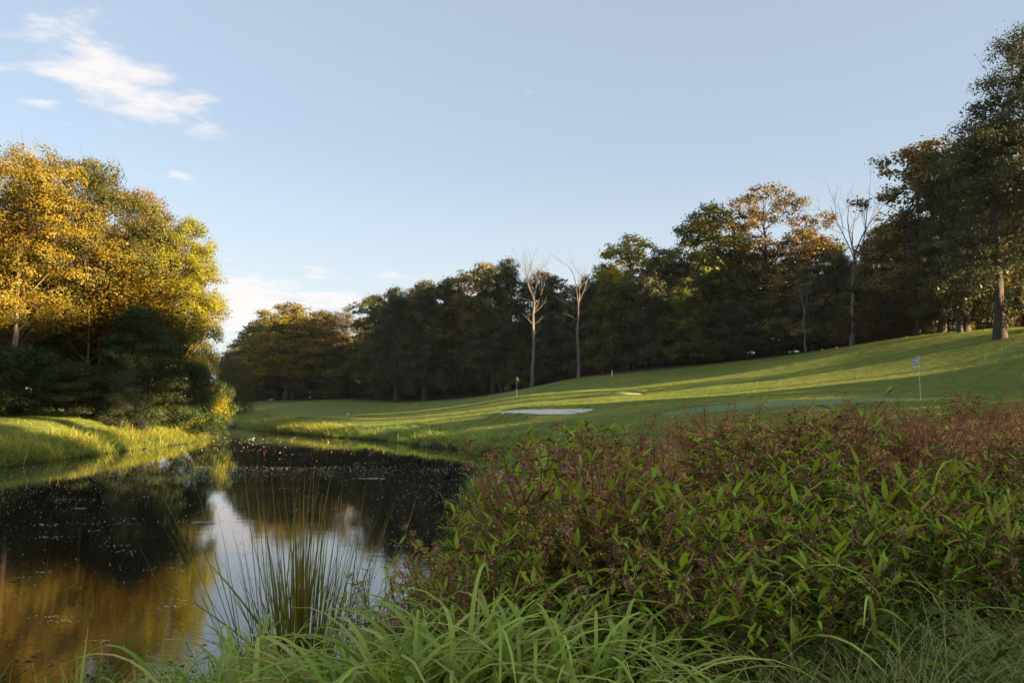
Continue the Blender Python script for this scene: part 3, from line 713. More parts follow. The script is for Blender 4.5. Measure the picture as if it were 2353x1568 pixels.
# ---- the wood goes on to the right of the picture and behind the viewer: it is what shades the pond and lawns
rs = random.Random(5)
OFFG = 'trees of the wood continuing beyond the right picture edge'
def off_tree(x, y, h, w, k):
    place_tree(k, x, y, h, w, 'dark', 'unseen dark tree of the wood beyond the right picture edge, placed to shape sunlight', OFFG, name='forest_tree')
tree_proto('high_oak', 31, H=21, R_=5.5, z0=.66, lobes=30, lobe_r=(1.2, 2.0), prof='egg', leaves=40, size=.28)  # unseen tree with its crown lifted to let low sun pass beneath
OFF = [(62, 56, 'oak_open', 21), (72, 52, 'high_oak', 20), (62, 43, 'sapling', 9), (66, 37, 'sapling', 9),  # unseen trees, heights and gaps chosen for where the sun lands
       (61, 31, 'high_oak', 20), (64, 26, 'high_oak', 21), (60, 21, 'high_oak', 20), (62, 16.5, 'pine', 20), (61, 12, 'high_oak', 21), (64, 6.5, 'high_oak', 20),
       (60, 0, 'oak_a', 20), (66, -7, 'oak_b', 20), (60, -13, 'oak_c', 18), (67, -22, 'oak_a', 20), (62, -32, 'oak_b', 20), (66, -42, 'oak_c', 19), (58, -54, 'oak_a', 19),
       (78, -12, 'oak_c', 20), (76, -2, 'forest_a', 19)]
for i, (x, y, k, h) in enumerate(OFF):
    off_tree(x, y - (11 if y > 0 else 7), h, 12 if k != 'pine' else 4, k)
for i, (x, y, h) in enumerate([(59, -2, 13), (61, -9, 12), (57, -17, 13), (62, -26, 12), (58, -36, 13), (58, -50, 12), (70, -18, 12), (60, 5, 8), (61, 12, 7), (59, 18, 7), (61, 25, 7), (60, 31, 7), (62, 49, 5)]):  # low unseen trees added to block sun slipping under the crowns
    off_tree(x, y - (11 if y > 0 else 7), h, 11, 'skirt')

# ------------------------------------------------------------------ grasses
def blades(B, H, Wd, lean, curve, rng, segs=4, tint=None, fold=0.0):
    """ribbons: B (n,3) bases, H lengths, Wd widths, lean = start tilt (rad), curve = added tilt along the blade (rad)"""
    n = len(B); az = rng.uniform(0, 2 * PI, n) if not isinstance(lean, tuple) else lean[1]
    ln = lean if not isinstance(lean, tuple) else lean[0]
    out = np.c_[np.cos(az), np.sin(az), np.zeros(n)]; side = np.c_[-np.sin(az), np.cos(az), np.zeros(n)]
    tw = rng.uniform(-.5, .5, n)[:, None]
    side = side * np.cos(tw) + out * np.sin(tw)
    P = B.copy(); V = []; C = []
    tint = rng.uniform(0, 1, n) if tint is None else tint
    for i in range(segs + 1):
        t = i / segs
        w = (Wd * (1 - t ** 2.2) * (0.55 + 0.45 * min(1, t * 4)))[:, None]
        if i == segs: w = w * 0 + 0.0004
        V.append(P - side * w / 2); V.append(P + side * w / 2)
        for _ in range(2): C.append(np.c_[tint, np.full(n, t), rng.uniform(0, 1, n), np.ones(n)])
        a = ln + curve * ((i + .5) / segs) ** 1.3
        P = P + (np.array([0, 0, 1.0]) * np.cos(a)[:, None] + out * np.sin(a)[:, None]) * (H / segs)[:, None]
    V = np.stack(V, 1).reshape(-1, 3); C = np.stack(C, 1).reshape(-1, 4)
    k = (segs + 1) * 2; b = (np.arange(n) * k)[:, None]
    F_ = np.concatenate([np.stack([b[:, 0] + 2 * i, b[:, 0] + 2 * i + 1, b[:, 0] + 2 * i + 3, b[:, 0] + 2 * i + 2], 1) for i in range(segs)])
    return V, F_, C

def grass_mat(name, root, mid, tip, var=(0.7, 1.3), trans=.35, gloss=.015, yellow=None, per_obj=0.0):
    g = newmat(name)
    at = g.n('ShaderNodeAttribute', attribute_name='col'); sp = g.n('ShaderNodeSeparateColor'); g.inp(sp, 0, at.outputs[0])
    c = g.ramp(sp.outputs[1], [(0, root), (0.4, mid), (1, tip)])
    if yellow: c = g.mix(g.smooth(sp.outputs[0], .6, 1.0), c, yellow)
    hs = g.n('ShaderNodeHueSaturation'); g.inp(hs, 'Color', c)
    oi = g.n('ShaderNodeObjectInfo')
    v = g.m('MULTIPLY_ADD', sp.outputs[2], 0.0, 1.0)
    v = g.m('MULTIPLY_ADD', sp.outputs[0], var[1] - var[0], var[0])
    if per_obj: v = g.m('MULTIPLY', v, g.m('MULTIPLY_ADD', oi.outputs['Random'], per_obj, 1 - per_obj / 2))
    g.inp(hs, 'Value', v)
    d = g.n('ShaderNodeBsdfDiffuse'); g.inp(d, 0, hs.outputs[0])
    t = g.n('ShaderNodeBsdfTranslucent'); g.inp(t, 0, g.mix(1.0, hs.outputs[0], (1.2, 1.15, 0.6), 'MULTIPLY'))
    m1 = g.n('ShaderNodeMixShader'); m1.inputs[0].default_value = trans
    g.t.links.new(d.outputs[0], m1.inputs[1]); g.t.links.new(t.outputs[0], m1.inputs[2])
    gl = g.n('ShaderNodeBsdfGlossy'); gl.inputs['Roughness'].default_value = .35; gl.inputs[0].default_value = (1, 1, 1, 1)
    m2 = g.n('ShaderNodeMixShader'); m2.inputs[0].default_value = gloss
    g.t.links.new(m1.outputs[0], m2.inputs[1]); g.t.links.new(gl.outputs[0], m2.inputs[2])
    return finish(g, m2.outputs[0])
M['bankgrass'] = grass_mat('bank_grass_blade', (.09, .12, .03), (.21, .30, .065), (.33, .42, .12), yellow=(.38, .38, .11))
M['leftgrass'] = grass_mat('left_bank_grass_blade', (.10, .12, .03), (.26, .29, .05), (.42, .42, .09), yellow=(.48, .38, .09))
M['turf'] = grass_mat('turf_blade', (.10, .14, .02), (.24, .31, .045), (.34, .38, .07), yellow=(.36, .35, .08))
M['reed'] = grass_mat('reed_blade', (.05, .028, .012), (.17, .21, .03), (.36, .33, .07), yellow=(.34, .14, .04), per_obj=.5)
M['broadblade'] = grass_mat('broad_grass_blade', (.02, .03, .006), (.16, .25, .02), (.56, .68, .13), per_obj=.5, yellow=(.42, .34, .12), gloss=.012)  # dark roots and bright tips put shade and toplight into the colour
M['finegrass'] = grass_mat('fine_grass_blade', (.01, .015, .004), (.12, .17, .025), (.64, .66, .22), yellow=(.46, .36, .17), gloss=.008)  # near-black roots paint the shade between blades, only the tips are bright
M['lowgreen'] = leaf_mat('low_plant_leaves', [(0, (.02, .04, .006)), (.5, (.07, .11, .012)), (1, (.26, .33, .03))], .3, .008)  # colour kept dark to stand for shade in the lower layer

rg = np.random.RandomState(77)
def scatter(n, poly_test, box):
    x0, x1, y0, y1 = box
    P = np.c_[rg.uniform(x0, x1, n), rg.uniform(y0, y1, n)]
    return P[poly_test(P)]
# long grass along the far / right bank and in the dip behind the weeds
def clumps(P, per, h, wd, spread, mat, name, label, lean=(.15, .8), curve=(.7, 1.9), segs=4, h_of=None):
    n = len(P); z = ground(P, False)
    hh = np.repeat(h_of(P) if h_of is not None else np.ones(n), per) * rg.uniform(*h, n * per) * np.repeat(rg.uniform(.5, 1.4, n), per)
    B = np.repeat(np.c_[P, z - .02], per, 0) + np.c_[rg.normal(0, spread, (n * per, 2)), np.zeros(n * per)]
    v, f, c = blades(B, hh, rg.uniform(*wd, n * per), rg.uniform(*lean, n * per), rg.uniform(*curve, n * per), rg, segs, np.clip(np.repeat(rg.uniform(0, 1, n), per) * .6 + rg.uniform(0, .4, n * per), 0, 1))
    o = link(name, mesh_np(name, v, f, M[mat], c)); tag(o, kind='stuff'); tag(o, label, 'grass'); return o
def far_bank(P):
    s = shore_dist(P)
    return (s > -0.25) & (s < 3.2 + 1.3 * np.sin(P[:, 0] * .7) + (P[:, 1] < 45) * 1.5) & (P[:, 0] > -36) & (P[:, 1] > 17) & ((P[:, 0] > -21 + (80 - P[:, 1]) * .0) | (P[:, 1] > 70)) & (rg.uniform(0, 1, len(P)) < np.clip(1.5 - s / 3.2, .1, 1))
def hb(P): return np.clip(1.0 - .5 * sst((shore_dist(P) - 1.2) / 2.6), .35, 1) * (1 + .3 * vnoise(P, .9, 2))
clumps(scatter(15000, far_bank, (-36, 14, 17, 110)), 34, (.4, .85), (.014, .034), .13, 'bankgrass', 'bank_grass', 'long arching green grass along the far right bank of the pond', h_of=hb)
def left_bank(P):
    s = shore_dist(P)
    return (s > -0.2) & (s < 2.6) & (P[:, 0] < -14) & (P[:, 0] > -34) & (P[:, 1] < 88) & (P[:, 1] > 18)
clumps(scatter(9500, left_bank, (-34, -14, 18, 88)), 28, (.4, .9), (.014, .036), .14, 'leftgrass', 'bank_grass', 'long yellow green grass on the left bank with sunlit tufts',
       h_of=lambda P: np.clip(1.05 - .55 * sst((shore_dist(P) - 1.0) / 1.8), .3, 1.1) * (1 + .3 * vnoise(P, .8, 4)))
# turf on the lawns: short tufts that break the mown surface
def lawn_t(P):
    s = shore_dist(P)
    ok = (s > 2.0) & (np.abs(P[:, 0]) < P[:, 1] * .72 + 2) & ~(np.hypot((P[:, 0] - GC[0]) / GC[2], (P[:, 1] - GC[1]) / GC[3]) < 1.02)
    for b in BUNK: ok &= bunk_r(P, b) > 1.0
    return ok & (rg.uniform(0, 1, len(P)) < np.clip(32 / P[:, 1], .12, 1)) & (vnoise(P, .5, 8) > -.5)
clumps(scatter(110000, lawn_t, (-55, 45, 15, 95)), 5, (.05, .12), (.015, .04), .12, 'turf', 'lawn_tufts', 'short tufts of mown turf on the lawns and fairway', lean=(.2, 1.0), curve=(.2, .8), segs=2)

# ------------------------------------------------------------------ floating bits on the water
gf = newmat('floating_bits')
fo = gf.n('ShaderNodeBsdfPrincipled'); gf.inp(fo, 'Base Color', gf.ramp(gf.noise(gf.n('ShaderNodeTexCoord').outputs['Object'], 3, 2), [(.3, (.40, .37, .30)), (.7, (.75, .70, .62))])); fo.inputs['Roughness'].default_value = .6
M['bits'] = finish(gf, fo.outputs[0])
def discs(P, r, sides, name, z=.004, sx=1.0, mat='bits'):
    n = len(P); an = np.linspace(0, 2 * PI, sides, endpoint=False)
    rr = r[:, None] * rg.uniform(.6, 1.2, (n, sides)); rot = rg.uniform(0, 6.28, n)[:, None]
    V = np.stack([P[:, :1] + rr * np.cos(an + rot) * sx, P[:, 1:2] + rr * np.sin(an + rot), np.full((n, sides), z)], -1).reshape(-1, 3)
    return mesh_np(name, V, np.arange(n * sides).reshape(-1, sides), M[mat])
Pw = np.c_[rg.uniform(-40, 1, 260000), 5 + 62 * rg.uniform(0, 1, 260000) ** 1.2]
sdw = shore_dist(Pw); dn = .5 + .5 * vnoise(Pw * [1, .5], .45, 21) + .25 * vnoise(Pw, 2.1, 22)
keep = (sdw < -.1) & (rg.uniform(0, 1, len(Pw)) < np.where(Pw[:, 1] > 30, .03, 1)) & (np.abs(Pw[:, 0]) < Pw[:, 1] * .7 + 1) & (rg.uniform(0, 1, len(Pw)) < np.clip(dn, .06, 1) * (.35 + .65 * (Pw[:, 0] > -Pw[:, 1] * .42)))
Pk = Pw[keep]
_sz = .85 * rg.uniform(.3, 1.0, len(Pk)) ** 1.4 * (.010 + Pk[:, 1] * .0011)
_v, _f, _c = leaves_np(np.c_[Pk, np.full(len(Pk), .004) + _sz * .15], rg.normal(0, 1, (len(Pk), 3)), 1.0, rg, .7)
_v = np.repeat(np.c_[Pk, np.full(len(Pk), .004) + _sz * .15], 4, 0) + (_v - np.repeat(np.c_[Pk, np.full(len(Pk), .004) + _sz * .15], 4, 0)) * np.repeat(_sz, 4)[:, None]
tag(link('floating_specks', mesh_np('floating_specks', _v, _f, M['bits'], _c)), 'tiny pale seeds and bubbles scattered over the dark pond', 'floating specks', kind='stuff')
n = 70; Ps = []
while len(Ps) < n:
    y = 6 + 50 * rnd.random() ** 1.3; x = rnd.uniform(-.6, .02) * y
    if shore_dist(np.array([(x, y)]))[0] < -.5: Ps.append((x, y))
Pm = np.repeat(np.array(Ps), 14, 0); Pm = Pm + np.c_[rg.normal(0, .17, len(Pm)), rg.normal(0, .07, len(Pm))] * (.3 + Pm[:, 1:2] / 30)
tag(link('floating_scum', discs(Pm, rg.uniform(.004, .018, len(Pm)) * (.4 + Pm[:, 1] / 22), 7, 'floating_scum', .009)), 'small drifting rafts of pale scum on the water', 'scum', kind='stuff')
def raft(px, py, wpx, label):
    x, y = Wz(px, py, 0); w = wpx / F * y
    m_ = 70; P = np.c_[rg.normal(0, w * .27, m_), rg.normal(0, w * .16, m_)]
    o = link('scum_raft', discs(P, rg.uniform(.03, .09, m_) * w, 8, 'scum_raft', 0)); o.location = (x, y, .013); tag(o, label, 'scum raft', 'larger rafts of scum on the pond')
raft(852, 1099, 60, 'pale flat raft of scum, widest one in the middle of the pond')
raft(185, 1168, 26, 'thin scum raft on the dark left reflection near the bright trunks')
raft(470, 1200, 40, 'grey scum raft at the edge of the yellow tree reflection')
# fallen leaf
def leaf_shape(name, L, Wd, mat, segs=5, fold=.25, curl=.35, tint=.5):
    V, C, F_ = [], [], []
    for i in range(segs + 1):
        t = i / segs; w = Wd * .5 * (math.sin(PI * min(1, t ** .8 * .97 + .03)) ** .8) if 0 < i < segs else .0006
        z = -curl * L * t * t; x = L * (t - .12 * curl * t * t)
        V += [(x, -w, z + fold * w), (x, 0, z), (x, w, z + fold * w)]; C += [(tint, t, .5, 1)] * 3
    for i in range(segs):
        a = i * 3; F_ += [(a, a + 1, a + 4, a + 3), (a + 1, a + 2, a + 5, a + 4)]
    return mesh_np(name, V, F_, M[mat], np.array(C))
x, y = Wz(20, 1330, 0)
o = link('floating_leaf', leaf_shape('floating_leaf', .16, .07, 'lowgreen', curl=.02)); o.location = (x, y, .02); tag(o, 'single green leaf floating flat near the left picture edge', 'leaf')

# ------------------------------------------------------------------ flags, tee markers and posts
def plain(name, c, rough=.5, met=0.0):
    g = newmat(name); p = g.n('ShaderNodeBsdfPrincipled')
    n_ = g.noise(g.n('ShaderNodeTexCoord').outputs['Object'], 20, 3)
    g.inp(p, 'Base Color', g.mix(g.smooth(n_, .4, .8), c, tuple(v * .75 for v in c))); p.inputs['Roughness'].default_value = rough; p.inputs['Metallic'].default_value = met
    return finish(g, p.outputs[0])
M['white'] = plain('white_paint', (.8, .8, .78)); M['bluec'] = plain('blue_cloth', (.03, .06, .42), .8); M['whitec'] = plain('white_cloth', (.82, .82, .85), .8)
M['yellowc'] = plain('yellow_cloth', (.4, .3, .03), .8); M['redc'] = plain('red_cloth', (.75, .12, .06), .8); M['darkpost'] = plain('dark_post', (.03, .03, .025)); M['redp'] = plain('red_paint', (.45, .05, .03))
def flag(px, foot, top, d, label, cols, fl_w, fl_h, pole='white', side=-1, checks=0):
    x, y, zt = W(px, top, d); z = gz(x, y); H = max(2.13, zt - z); root = empty('golf_flag', (x, y, z))
    tag(root, label, 'golf flag')
    t = Tubes(); t.add([(0, 0, -.1), (0, 0, H * .5), (0, 0, H)], [.0125, .011, .009], 8); link('pole', t.mesh('flag_pole', M[pole]), root)
    t = Tubes(); t.add([(0, 0, H), (0, 0, H + .03)], [.02, .014], 8); link('finial', t.mesh('finial', M[pole]), root)
    nx_, nz_ = (checks * 2, checks * 2) if checks else (10, 6)
    V, Fa, Fb = [], [], []
    for i in range(nx_ + 1):
        for j in range(nz_ + 1):
            u = i / nx_; v = j / nz_; drop = .55 * u * u                   # hangs limp with soft folds
            V.append((side * fl_w * u * (1 - .25 * u), .05 * math.sin(u * 7 + v) * u, H - .02 - fl_h * v - drop * fl_w * 1.4))
    for i in range(nx_):
        for j in range(nz_):
            a = i * (nz_ + 1) + j; q = (a, a + 1, a + nz_ + 2, a + nz_ + 1)
            ((Fa if (i // 2 + j // 2) % 2 == 0 else Fb) if checks else Fa).append(q)
    me = bpy.data.meshes.new('flag_cloth'); me.from_pydata(V, [], Fa + Fb); me.materials.append(M[cols[0]])
    if Fb:
        me.materials.append(M[cols[1]])
        for k in range(len(Fa), len(Fa) + len(Fb)): me.polygons[k].material_index = 1
    c_ = link('flag_cloth', me, root); md = c_.modifiers.new('thickness', 'SOLIDIFY'); md.thickness = .004
    return root
flag(2110, 920, 818, 39, 'blue and white checkered flag on a white pole above the weeds', ('bluec', 'whitec'), .40, .36, checks=5)
flag(1187, 910, 884, 88, 'yellow flag on a thin pale pole at the crest before the dead tree', ('yellowc',), .34, .3, side=1)
flag(613, 962, 929, 92, 'limp red flag on a thin red pole near the far end of the pond', ('redc',), .36, .34, pole='redp', side=-1)
def box_mesh(name, sx, sy, sz, mat, bev=.02):
    import bmesh
    bm = bmesh.new(); bmesh.ops.create_cube(bm, size=1)
    for v in bm.verts: v.co = Vector((v.co.x * sx, v.co.y * sy, (v.co.z + .5) * sz))
    bmesh.ops.bevel(bm, geom=bm.edges[:], offset=bev, segments=2, affect='EDGES')
    me = bpy.data.meshes.new(name); bm.to_mesh(me); bm.free(); me.materials.append(M[mat]); return me
def thing(name, px, py, d, me, label, cat, sink=.02, rz=0, tilt=0):
    x, y, _ = W(px, py, d); o = link(name, me); o.location = (x, y, gz(x, y) - sink); o.rotation_euler = (tilt, tilt, rz); return tag(o, label, cat)
thing('tee_marker', 655, 953, 96, box_mesh('tee_marker', .34, .2, .16, 'white', .03), 'small white block marker on the lawn right of the red flag', 'marker')
thing('tee_marker', 800, 945, 100, box_mesh('tee_marker_b', .32, .2, .16, 'white', .03), 'small white block marker farther right on the lawn, under the dark trunks', 'marker')
thing('marker_post', 605, 956, 96, box_mesh('marker_post', .09, .09, .62, 'darkpost', .015), 'short dark post standing just left of the red flag', 'post')
thing('marker_post', 540, 962, 96, box_mesh('marker_post_b', .08, .08, .6, 'darkpost', .015), 'short dark leaning post near the bank at the pond end', 'post', tilt=.25)
thing('marker_post', 1406, 866, 98, box_mesh('marker_post_c', .1, .1, .75, 'white', .015), 'short white post at the foot of the wood right of the dead trees', 'post')
thing('red_stake', 985, 973, 52, box_mesh('red_stake', .07, .07, .5, 'redp', .01), 'leaning red stake in the long grass of the far bank', 'stake', tilt=-.4)

# ------------------------------------------------------------------ reeds and broad grass at the near edge
def blade_mesh(name, L, wd, lean, curve, segs, mat, tint, seed, fold=.35, cexp=1.4):
    """one blade, three vertices across so it has a keel"""
    rr = random.Random(seed); P = Vector((0, 0, 0)); V, F_, C = [], [], []; sway = rr.uniform(-.12, .12)
    for i in range(segs + 1):
        t = i / segs; a = lean + curve * (t ** cexp)
        w = wd * .5 * (min(1, .55 + t * 2) * (1 - t ** 3.4)) + .0004
        nrm = Vector((-math.cos(a), 0, math.sin(a)))
        ang = math.sin(t * 5 + seed) * .3
        s_ = Vector((math.sin(ang) * .2, math.cos(ang), 0))
        V += [tuple(P - s_ * w + nrm * fold * w), tuple(P), tuple(P + s_ * w + nrm * fold * w)]
        C += [(tint, t, .5, 1)] * 3
        P = P + Vector((math.sin(a), sway * t, math.cos(a))) * (L / segs)
    for i in range(segs):
        a = i * 3; F_ += [(a, a + 1, a + 4, a + 3), (a + 1, a + 2, a + 5, a + 4)]
    return mesh_np(name, V, F_, M[mat], np.array(C), smooth=True)
REED = [blade_mesh('reed_blade', rnd.uniform(.75, 1.5), rnd.uniform(.006, .011), rnd.uniform(0, .06), rnd.uniform(.02, .25), 7, 'reed', i / 13, i) for i in range(14)]
REEDW = [blade_mesh('reed_leaf', rnd.uniform(.8, 1.15), rnd.uniform(.02, .028), rnd.uniform(.15, .3), rnd.uniform(.25, .7), 8, 'reed', .2 + i * .04, 40 + i) for i in range(5)]
def blade_clump(name, x, y, label, cat, meshes, n, spread, tilt, group=None, zoff=-.05, sc=(.85, 1.15), part='blade', az0=None, reach=None):
    root = empty(name, (x, y, gz(x, y) + zoff)); tag(root, label, cat, group)
    for k in range(n):
        me = meshes[rnd.randrange(len(meshes))]; a = rnd.uniform(0, 2 * PI) if az0 is None else az0 + rnd.gauss(0, .9); r = abs(rnd.gauss(0, spread))
        o = link(part, me, root); s_ = rnd.uniform(*sc)
        if reach: s_ = min(1.9, s_ * reach / ZMAX[me.name])
        o.location = (r * math.cos(a), r * math.sin(a), 0)
        o.rotation_euler = Euler((0, tilt(r), a + rnd.uniform(-.5, .5))); o.scale = (s_ * rnd.uniform(.85, 1.15),) * 2 + (s_,)
    return root
rx, ry, _ = W(690, 1500, 5.9)
rd_ = blade_clump('reed_clump', rx, ry, 'tall reed clump with upright reddish green blades in front of the sky reflection', 'reeds', REED, 240, .27, lambda r: rnd.gauss(.02, .08) + r * .62, zoff=.0)
for k in range(26):
    o = link('wide_blade', REEDW[k % 5], rd_); a = rnd.uniform(0, 6.28); o.location = (.2 * math.cos(a), .2 * math.sin(a), 0); o.rotation_euler = (0, rnd.uniform(-.1, .2), a); s_ = rnd.uniform(.6, .95); o.scale = (s_, s_, s_)
for (a, L, tl) in [(PI * .97, 1.28, .62), (PI * 1.0, 1.0, .78), (.12, 1.15, .38), (.0, .95, .5), (PI * .9, 1.25, .42)]:
    o = link('wide_blade', REEDW[0], rd_); o.rotation_euler = (0, tl, a); o.scale = (L, L, L)
rx2, ry2, _ = W(840, 1500, 5.4)
blade_clump('reed_clump', rx2, ry2, 'sparser shorter reed clump right of the tall one at the waterline', 'reeds', REED, 34, .12, lambda r: rnd.gauss(.05, .1) + r * .5, sc=(.5, .75))
BROAD = [blade_mesh('broad_blade', rnd.uniform(.6, .9), rnd.uniform(.010, .018), rnd.uniform(.0, .14), rnd.uniform(2.0, 3.6), 14, 'broadblade', i / 15, 60 + i, .35, rnd.uniform(1.7, 3.2)) for i in range(16)]
BSTR = [blade_mesh('broad_blade', rnd.uniform(.35, .5), rnd.uniform(.010, .015), rnd.uniform(.02, .12), rnd.uniform(.2, .9), 7, 'broadblade', i / 7, 90 + i) for i in range(8)]
ZMAX = {m_.name: max(v.co.z for v in m_.vertices) for m_ in BROAD + BSTR}
BG = 'broad arching grass tufts along the near water edge'
tufts = []
for i in range(68):
    px = 395 + i * 16.8 + rnd.uniform(-16, 16); d = rnd.uniform(2.9, 3.9) if px > 800 else rnd.uniform(3.2, 4.6)
    tufts.append((px, d))
for i, (px, d) in enumerate(tufts):
    x = (px - 1176) / F * d
    top = np.interp(px, [380, 600, 800, 950, 1100, 1300, 1500, 1560], [1490, 1430, 1420, 1400, 1320, 1350, 1430, 1480]) + rnd.uniform(-15, 70)
    want = W(px, top, d)[2] - gz(x, d)
    lab = {14: 'broad grass tuft under the reed clump', 0: 'leftmost broad grass tuft leaning over the water', 45: 'tallest arching broad grass tuft in front of the leafy weeds'}.get(i, ('tuft of broad arching grass between the reeds and the pond corner' if px < 620 else 'tuft of broad arching grass below the reed clumps' if px < 900 else 'tuft of broad arching grass in front of weeds by the reeds' if px < 1200 else 'tuft of broad arching grass at the right end of the arching row'))
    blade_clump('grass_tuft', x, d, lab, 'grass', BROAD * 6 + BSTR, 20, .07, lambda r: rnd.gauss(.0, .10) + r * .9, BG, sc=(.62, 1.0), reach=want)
SPIKE = [blade_mesh('sharp_blade', rnd.uniform(.55, .9), rnd.uniform(.014, .022), rnd.uniform(0, .1), rnd.uniform(.05, .35), 7, 'broadblade', .6 + i * .06, 120 + i) for i in range(6)]
for px, d, h, lb in [(205, 2.5, 1.02, 'tallest sharp upright blades at the bottom left corner'), (265, 2.45, .86, 'sharp upright blades right of the tallest ones at bottom left'), (150, 2.4, .86, 'short sharp blades at the very bottom left'),
                     (345, 2.5, .82, 'sharp blades between the bottom left spikes and the arching tufts'), (430, 2.6, .92, 'leaning sharp blades left of the arching tufts')]:
    x = (px - 1176) / F * d
    blade_clump('grass_tuft', x, d, lb, 'grass', SPIKE, 8, .04, lambda r: rnd.gauss(.06, .07), 'sharp grass tufts at the bottom left', zoff=-.05, sc=(h * 1.0, h * 1.2))

# fine curled pale grass at bottom right, and low green plants under everything
def fineP(P):
    px = P[:, 0] / P[:, 1] * F + 1176
    return (px > 1480) & (px < 2600) & (P[:, 1] > 1.9) & (P[:, 1] < np.interp(px, [1480, 1700, 2000, 2600], [2.7, 3.3, 4.1, 4.6])) & (shore_dist(P) > .3)
Pf = scatter(9000, fineP, (0.3, 4, 1.9, 4.7))[:620]
clumps(Pf, 26, (.38, .78), (.0028, .0058), .06, 'finegrass', 'fine_grass', 'fine pale curling grass covering the bottom right corner', lean=(.05, .5), curve=(1.0, 2.6), segs=8)
def nearP(P):
    return (shore_dist(P) > -.05) & (shore_dist(P) < 2.2) & (P[:, 0] > -4) & (P[:, 1] > 2.2) & (P[:, 1] < 22)
clumps(scatter(2600, nearP, (-4, 3, 2.2, 22)), 14, (.18, .42), (.006, .012), .07, 'broadblade', 'waterside_grass', 'low green grass at the edge of the near bank', lean=(.1, .7), curve=(.4, 1.4), segs=4)
def low_leaves(P, per, hmax, size, name, label, mat='lowgreen'):
    z = ground(P, False); n_ = len(P) * per
    C = np.repeat(np.c_[P, z], per, 0) + np.c_[rg.normal(0, .10, (n_, 2)), rg.uniform(.03, 1, n_) * np.repeat(hmax * rg.uniform(.5, 1.1, len(P)), per)]
    v, f, c = leaves_np(C, np.tile([0, 0, 1.0], (n_, 1)), size, rg, .38, np.clip(np.repeat(rg.uniform(0, 1, len(P)), per) * .5 + rg.uniform(0, .5, n_), 0, 1))
    tag(link(name, mesh_np(name, v, f, M[mat], c)), label, 'ground cover', kind='stuff')
low_leaves(scatter(2600, nearP, (-4, 3, 2.2, 22)), 26, .32, .055, 'waterside_plants', 'low leafy green plants hanging over the near water edge')
def bushP(P):
    px = P[:, 0] / P[:, 1] * F + 1176
    return (px > np.interp(P[:, 1], [2.2, 3.5, 5, 7, 10, 15], [1000, 1000, 1040, 1120, 1190, 1270])) & (px < 2700) & (P[:, 1] > 2.4)
low_leaves(scatter(9000, bushP, (-.6, 12, 2.4, 15)), 16, .55, .085, 'weed_undergrowth', 'dense green leaves filling the lower layer of the weed thicket')

# ------------------------------------------------------------------ flowering weeds
M['wleaf'] = leaf_mat('weed_leaf', [(0, (.025, .045, .006)), (.5, (.13, .185, .016)), (1, (.42, .52, .04))], .3, .015, var=.9, hue=.03, rough=.4)
M['wtip'] = leaf_mat('weed_tip_leaf', [(0, (.28, .36, .03)), (1, (.42, .48, .04))], .4, .015, var=.4)
M['wyellow'] = leaf_mat('yellowed_leaf', [(0, (.45, .22, .02)), (1, (.62, .34, .03))], .4, .05, var=.4)
M['wred'] = leaf_mat('red_small_leaf', [(0, (.30, .13, .05)), (.5, (.36, .22, .07)), (1, (.22, .28, .05))], .35, .04, var=.5)
M['wstem'] = bark_mat('weed_stem', (.16, .06, .04), (.30, .14, .08), 30)
M['seed'] = leaf_mat('seed_calyx', [(0, (.34, .09, .045)), (.5, (.62, .25, .12)), (1, (.80, .48, .30))], .3, .01, var=.9, hue=.03)
M['pink'] = leaf_mat('pink_petal', [(0, (.45, .12, .38)), (1, (.70, .28, .60))], .4, .03, var=.2)
WL = [leaf_shape('weed_leaf', 1.0, .20, 'wleaf', 5, .5, .35, .2), leaf_shape('weed_leaf', 1.0, .18, 'wleaf', 5, .55, .2, .5), leaf_shape('weed_leaf', 1.0, .22, 'wleaf', 5, .4, .6, .85)]
WT = leaf_shape('tip_leaf', 1.0, .24, 'wtip', 5, .35, -.1, .5)
WY = leaf_shape('yellow_leaf', 1.0, .28, 'wyellow', 5, .3, .5, .5)
LV0 = np.array([v.co[:] for v in WL[0].vertices]); LF0 = np.array([p.vertices[:] for p in WL[0].polygons])

def frame(dirv, twist=0.0):
    """matrix whose x axis is dirv, z axis roughly up"""
    x_ = dirv.normalized(); z_ = Vector((0, 0, 1)); y_ = z_.cross(x_)
    if y_.length < 1e-3: y_ = Vector((0, 1, 0))
    y_.normalize(); z_ = x_.cross(y_)
    m_ = Matrix((x_, y_, z_)).transposed()
    return m_ @ Matrix.Rotation(twist, 3, 'X')

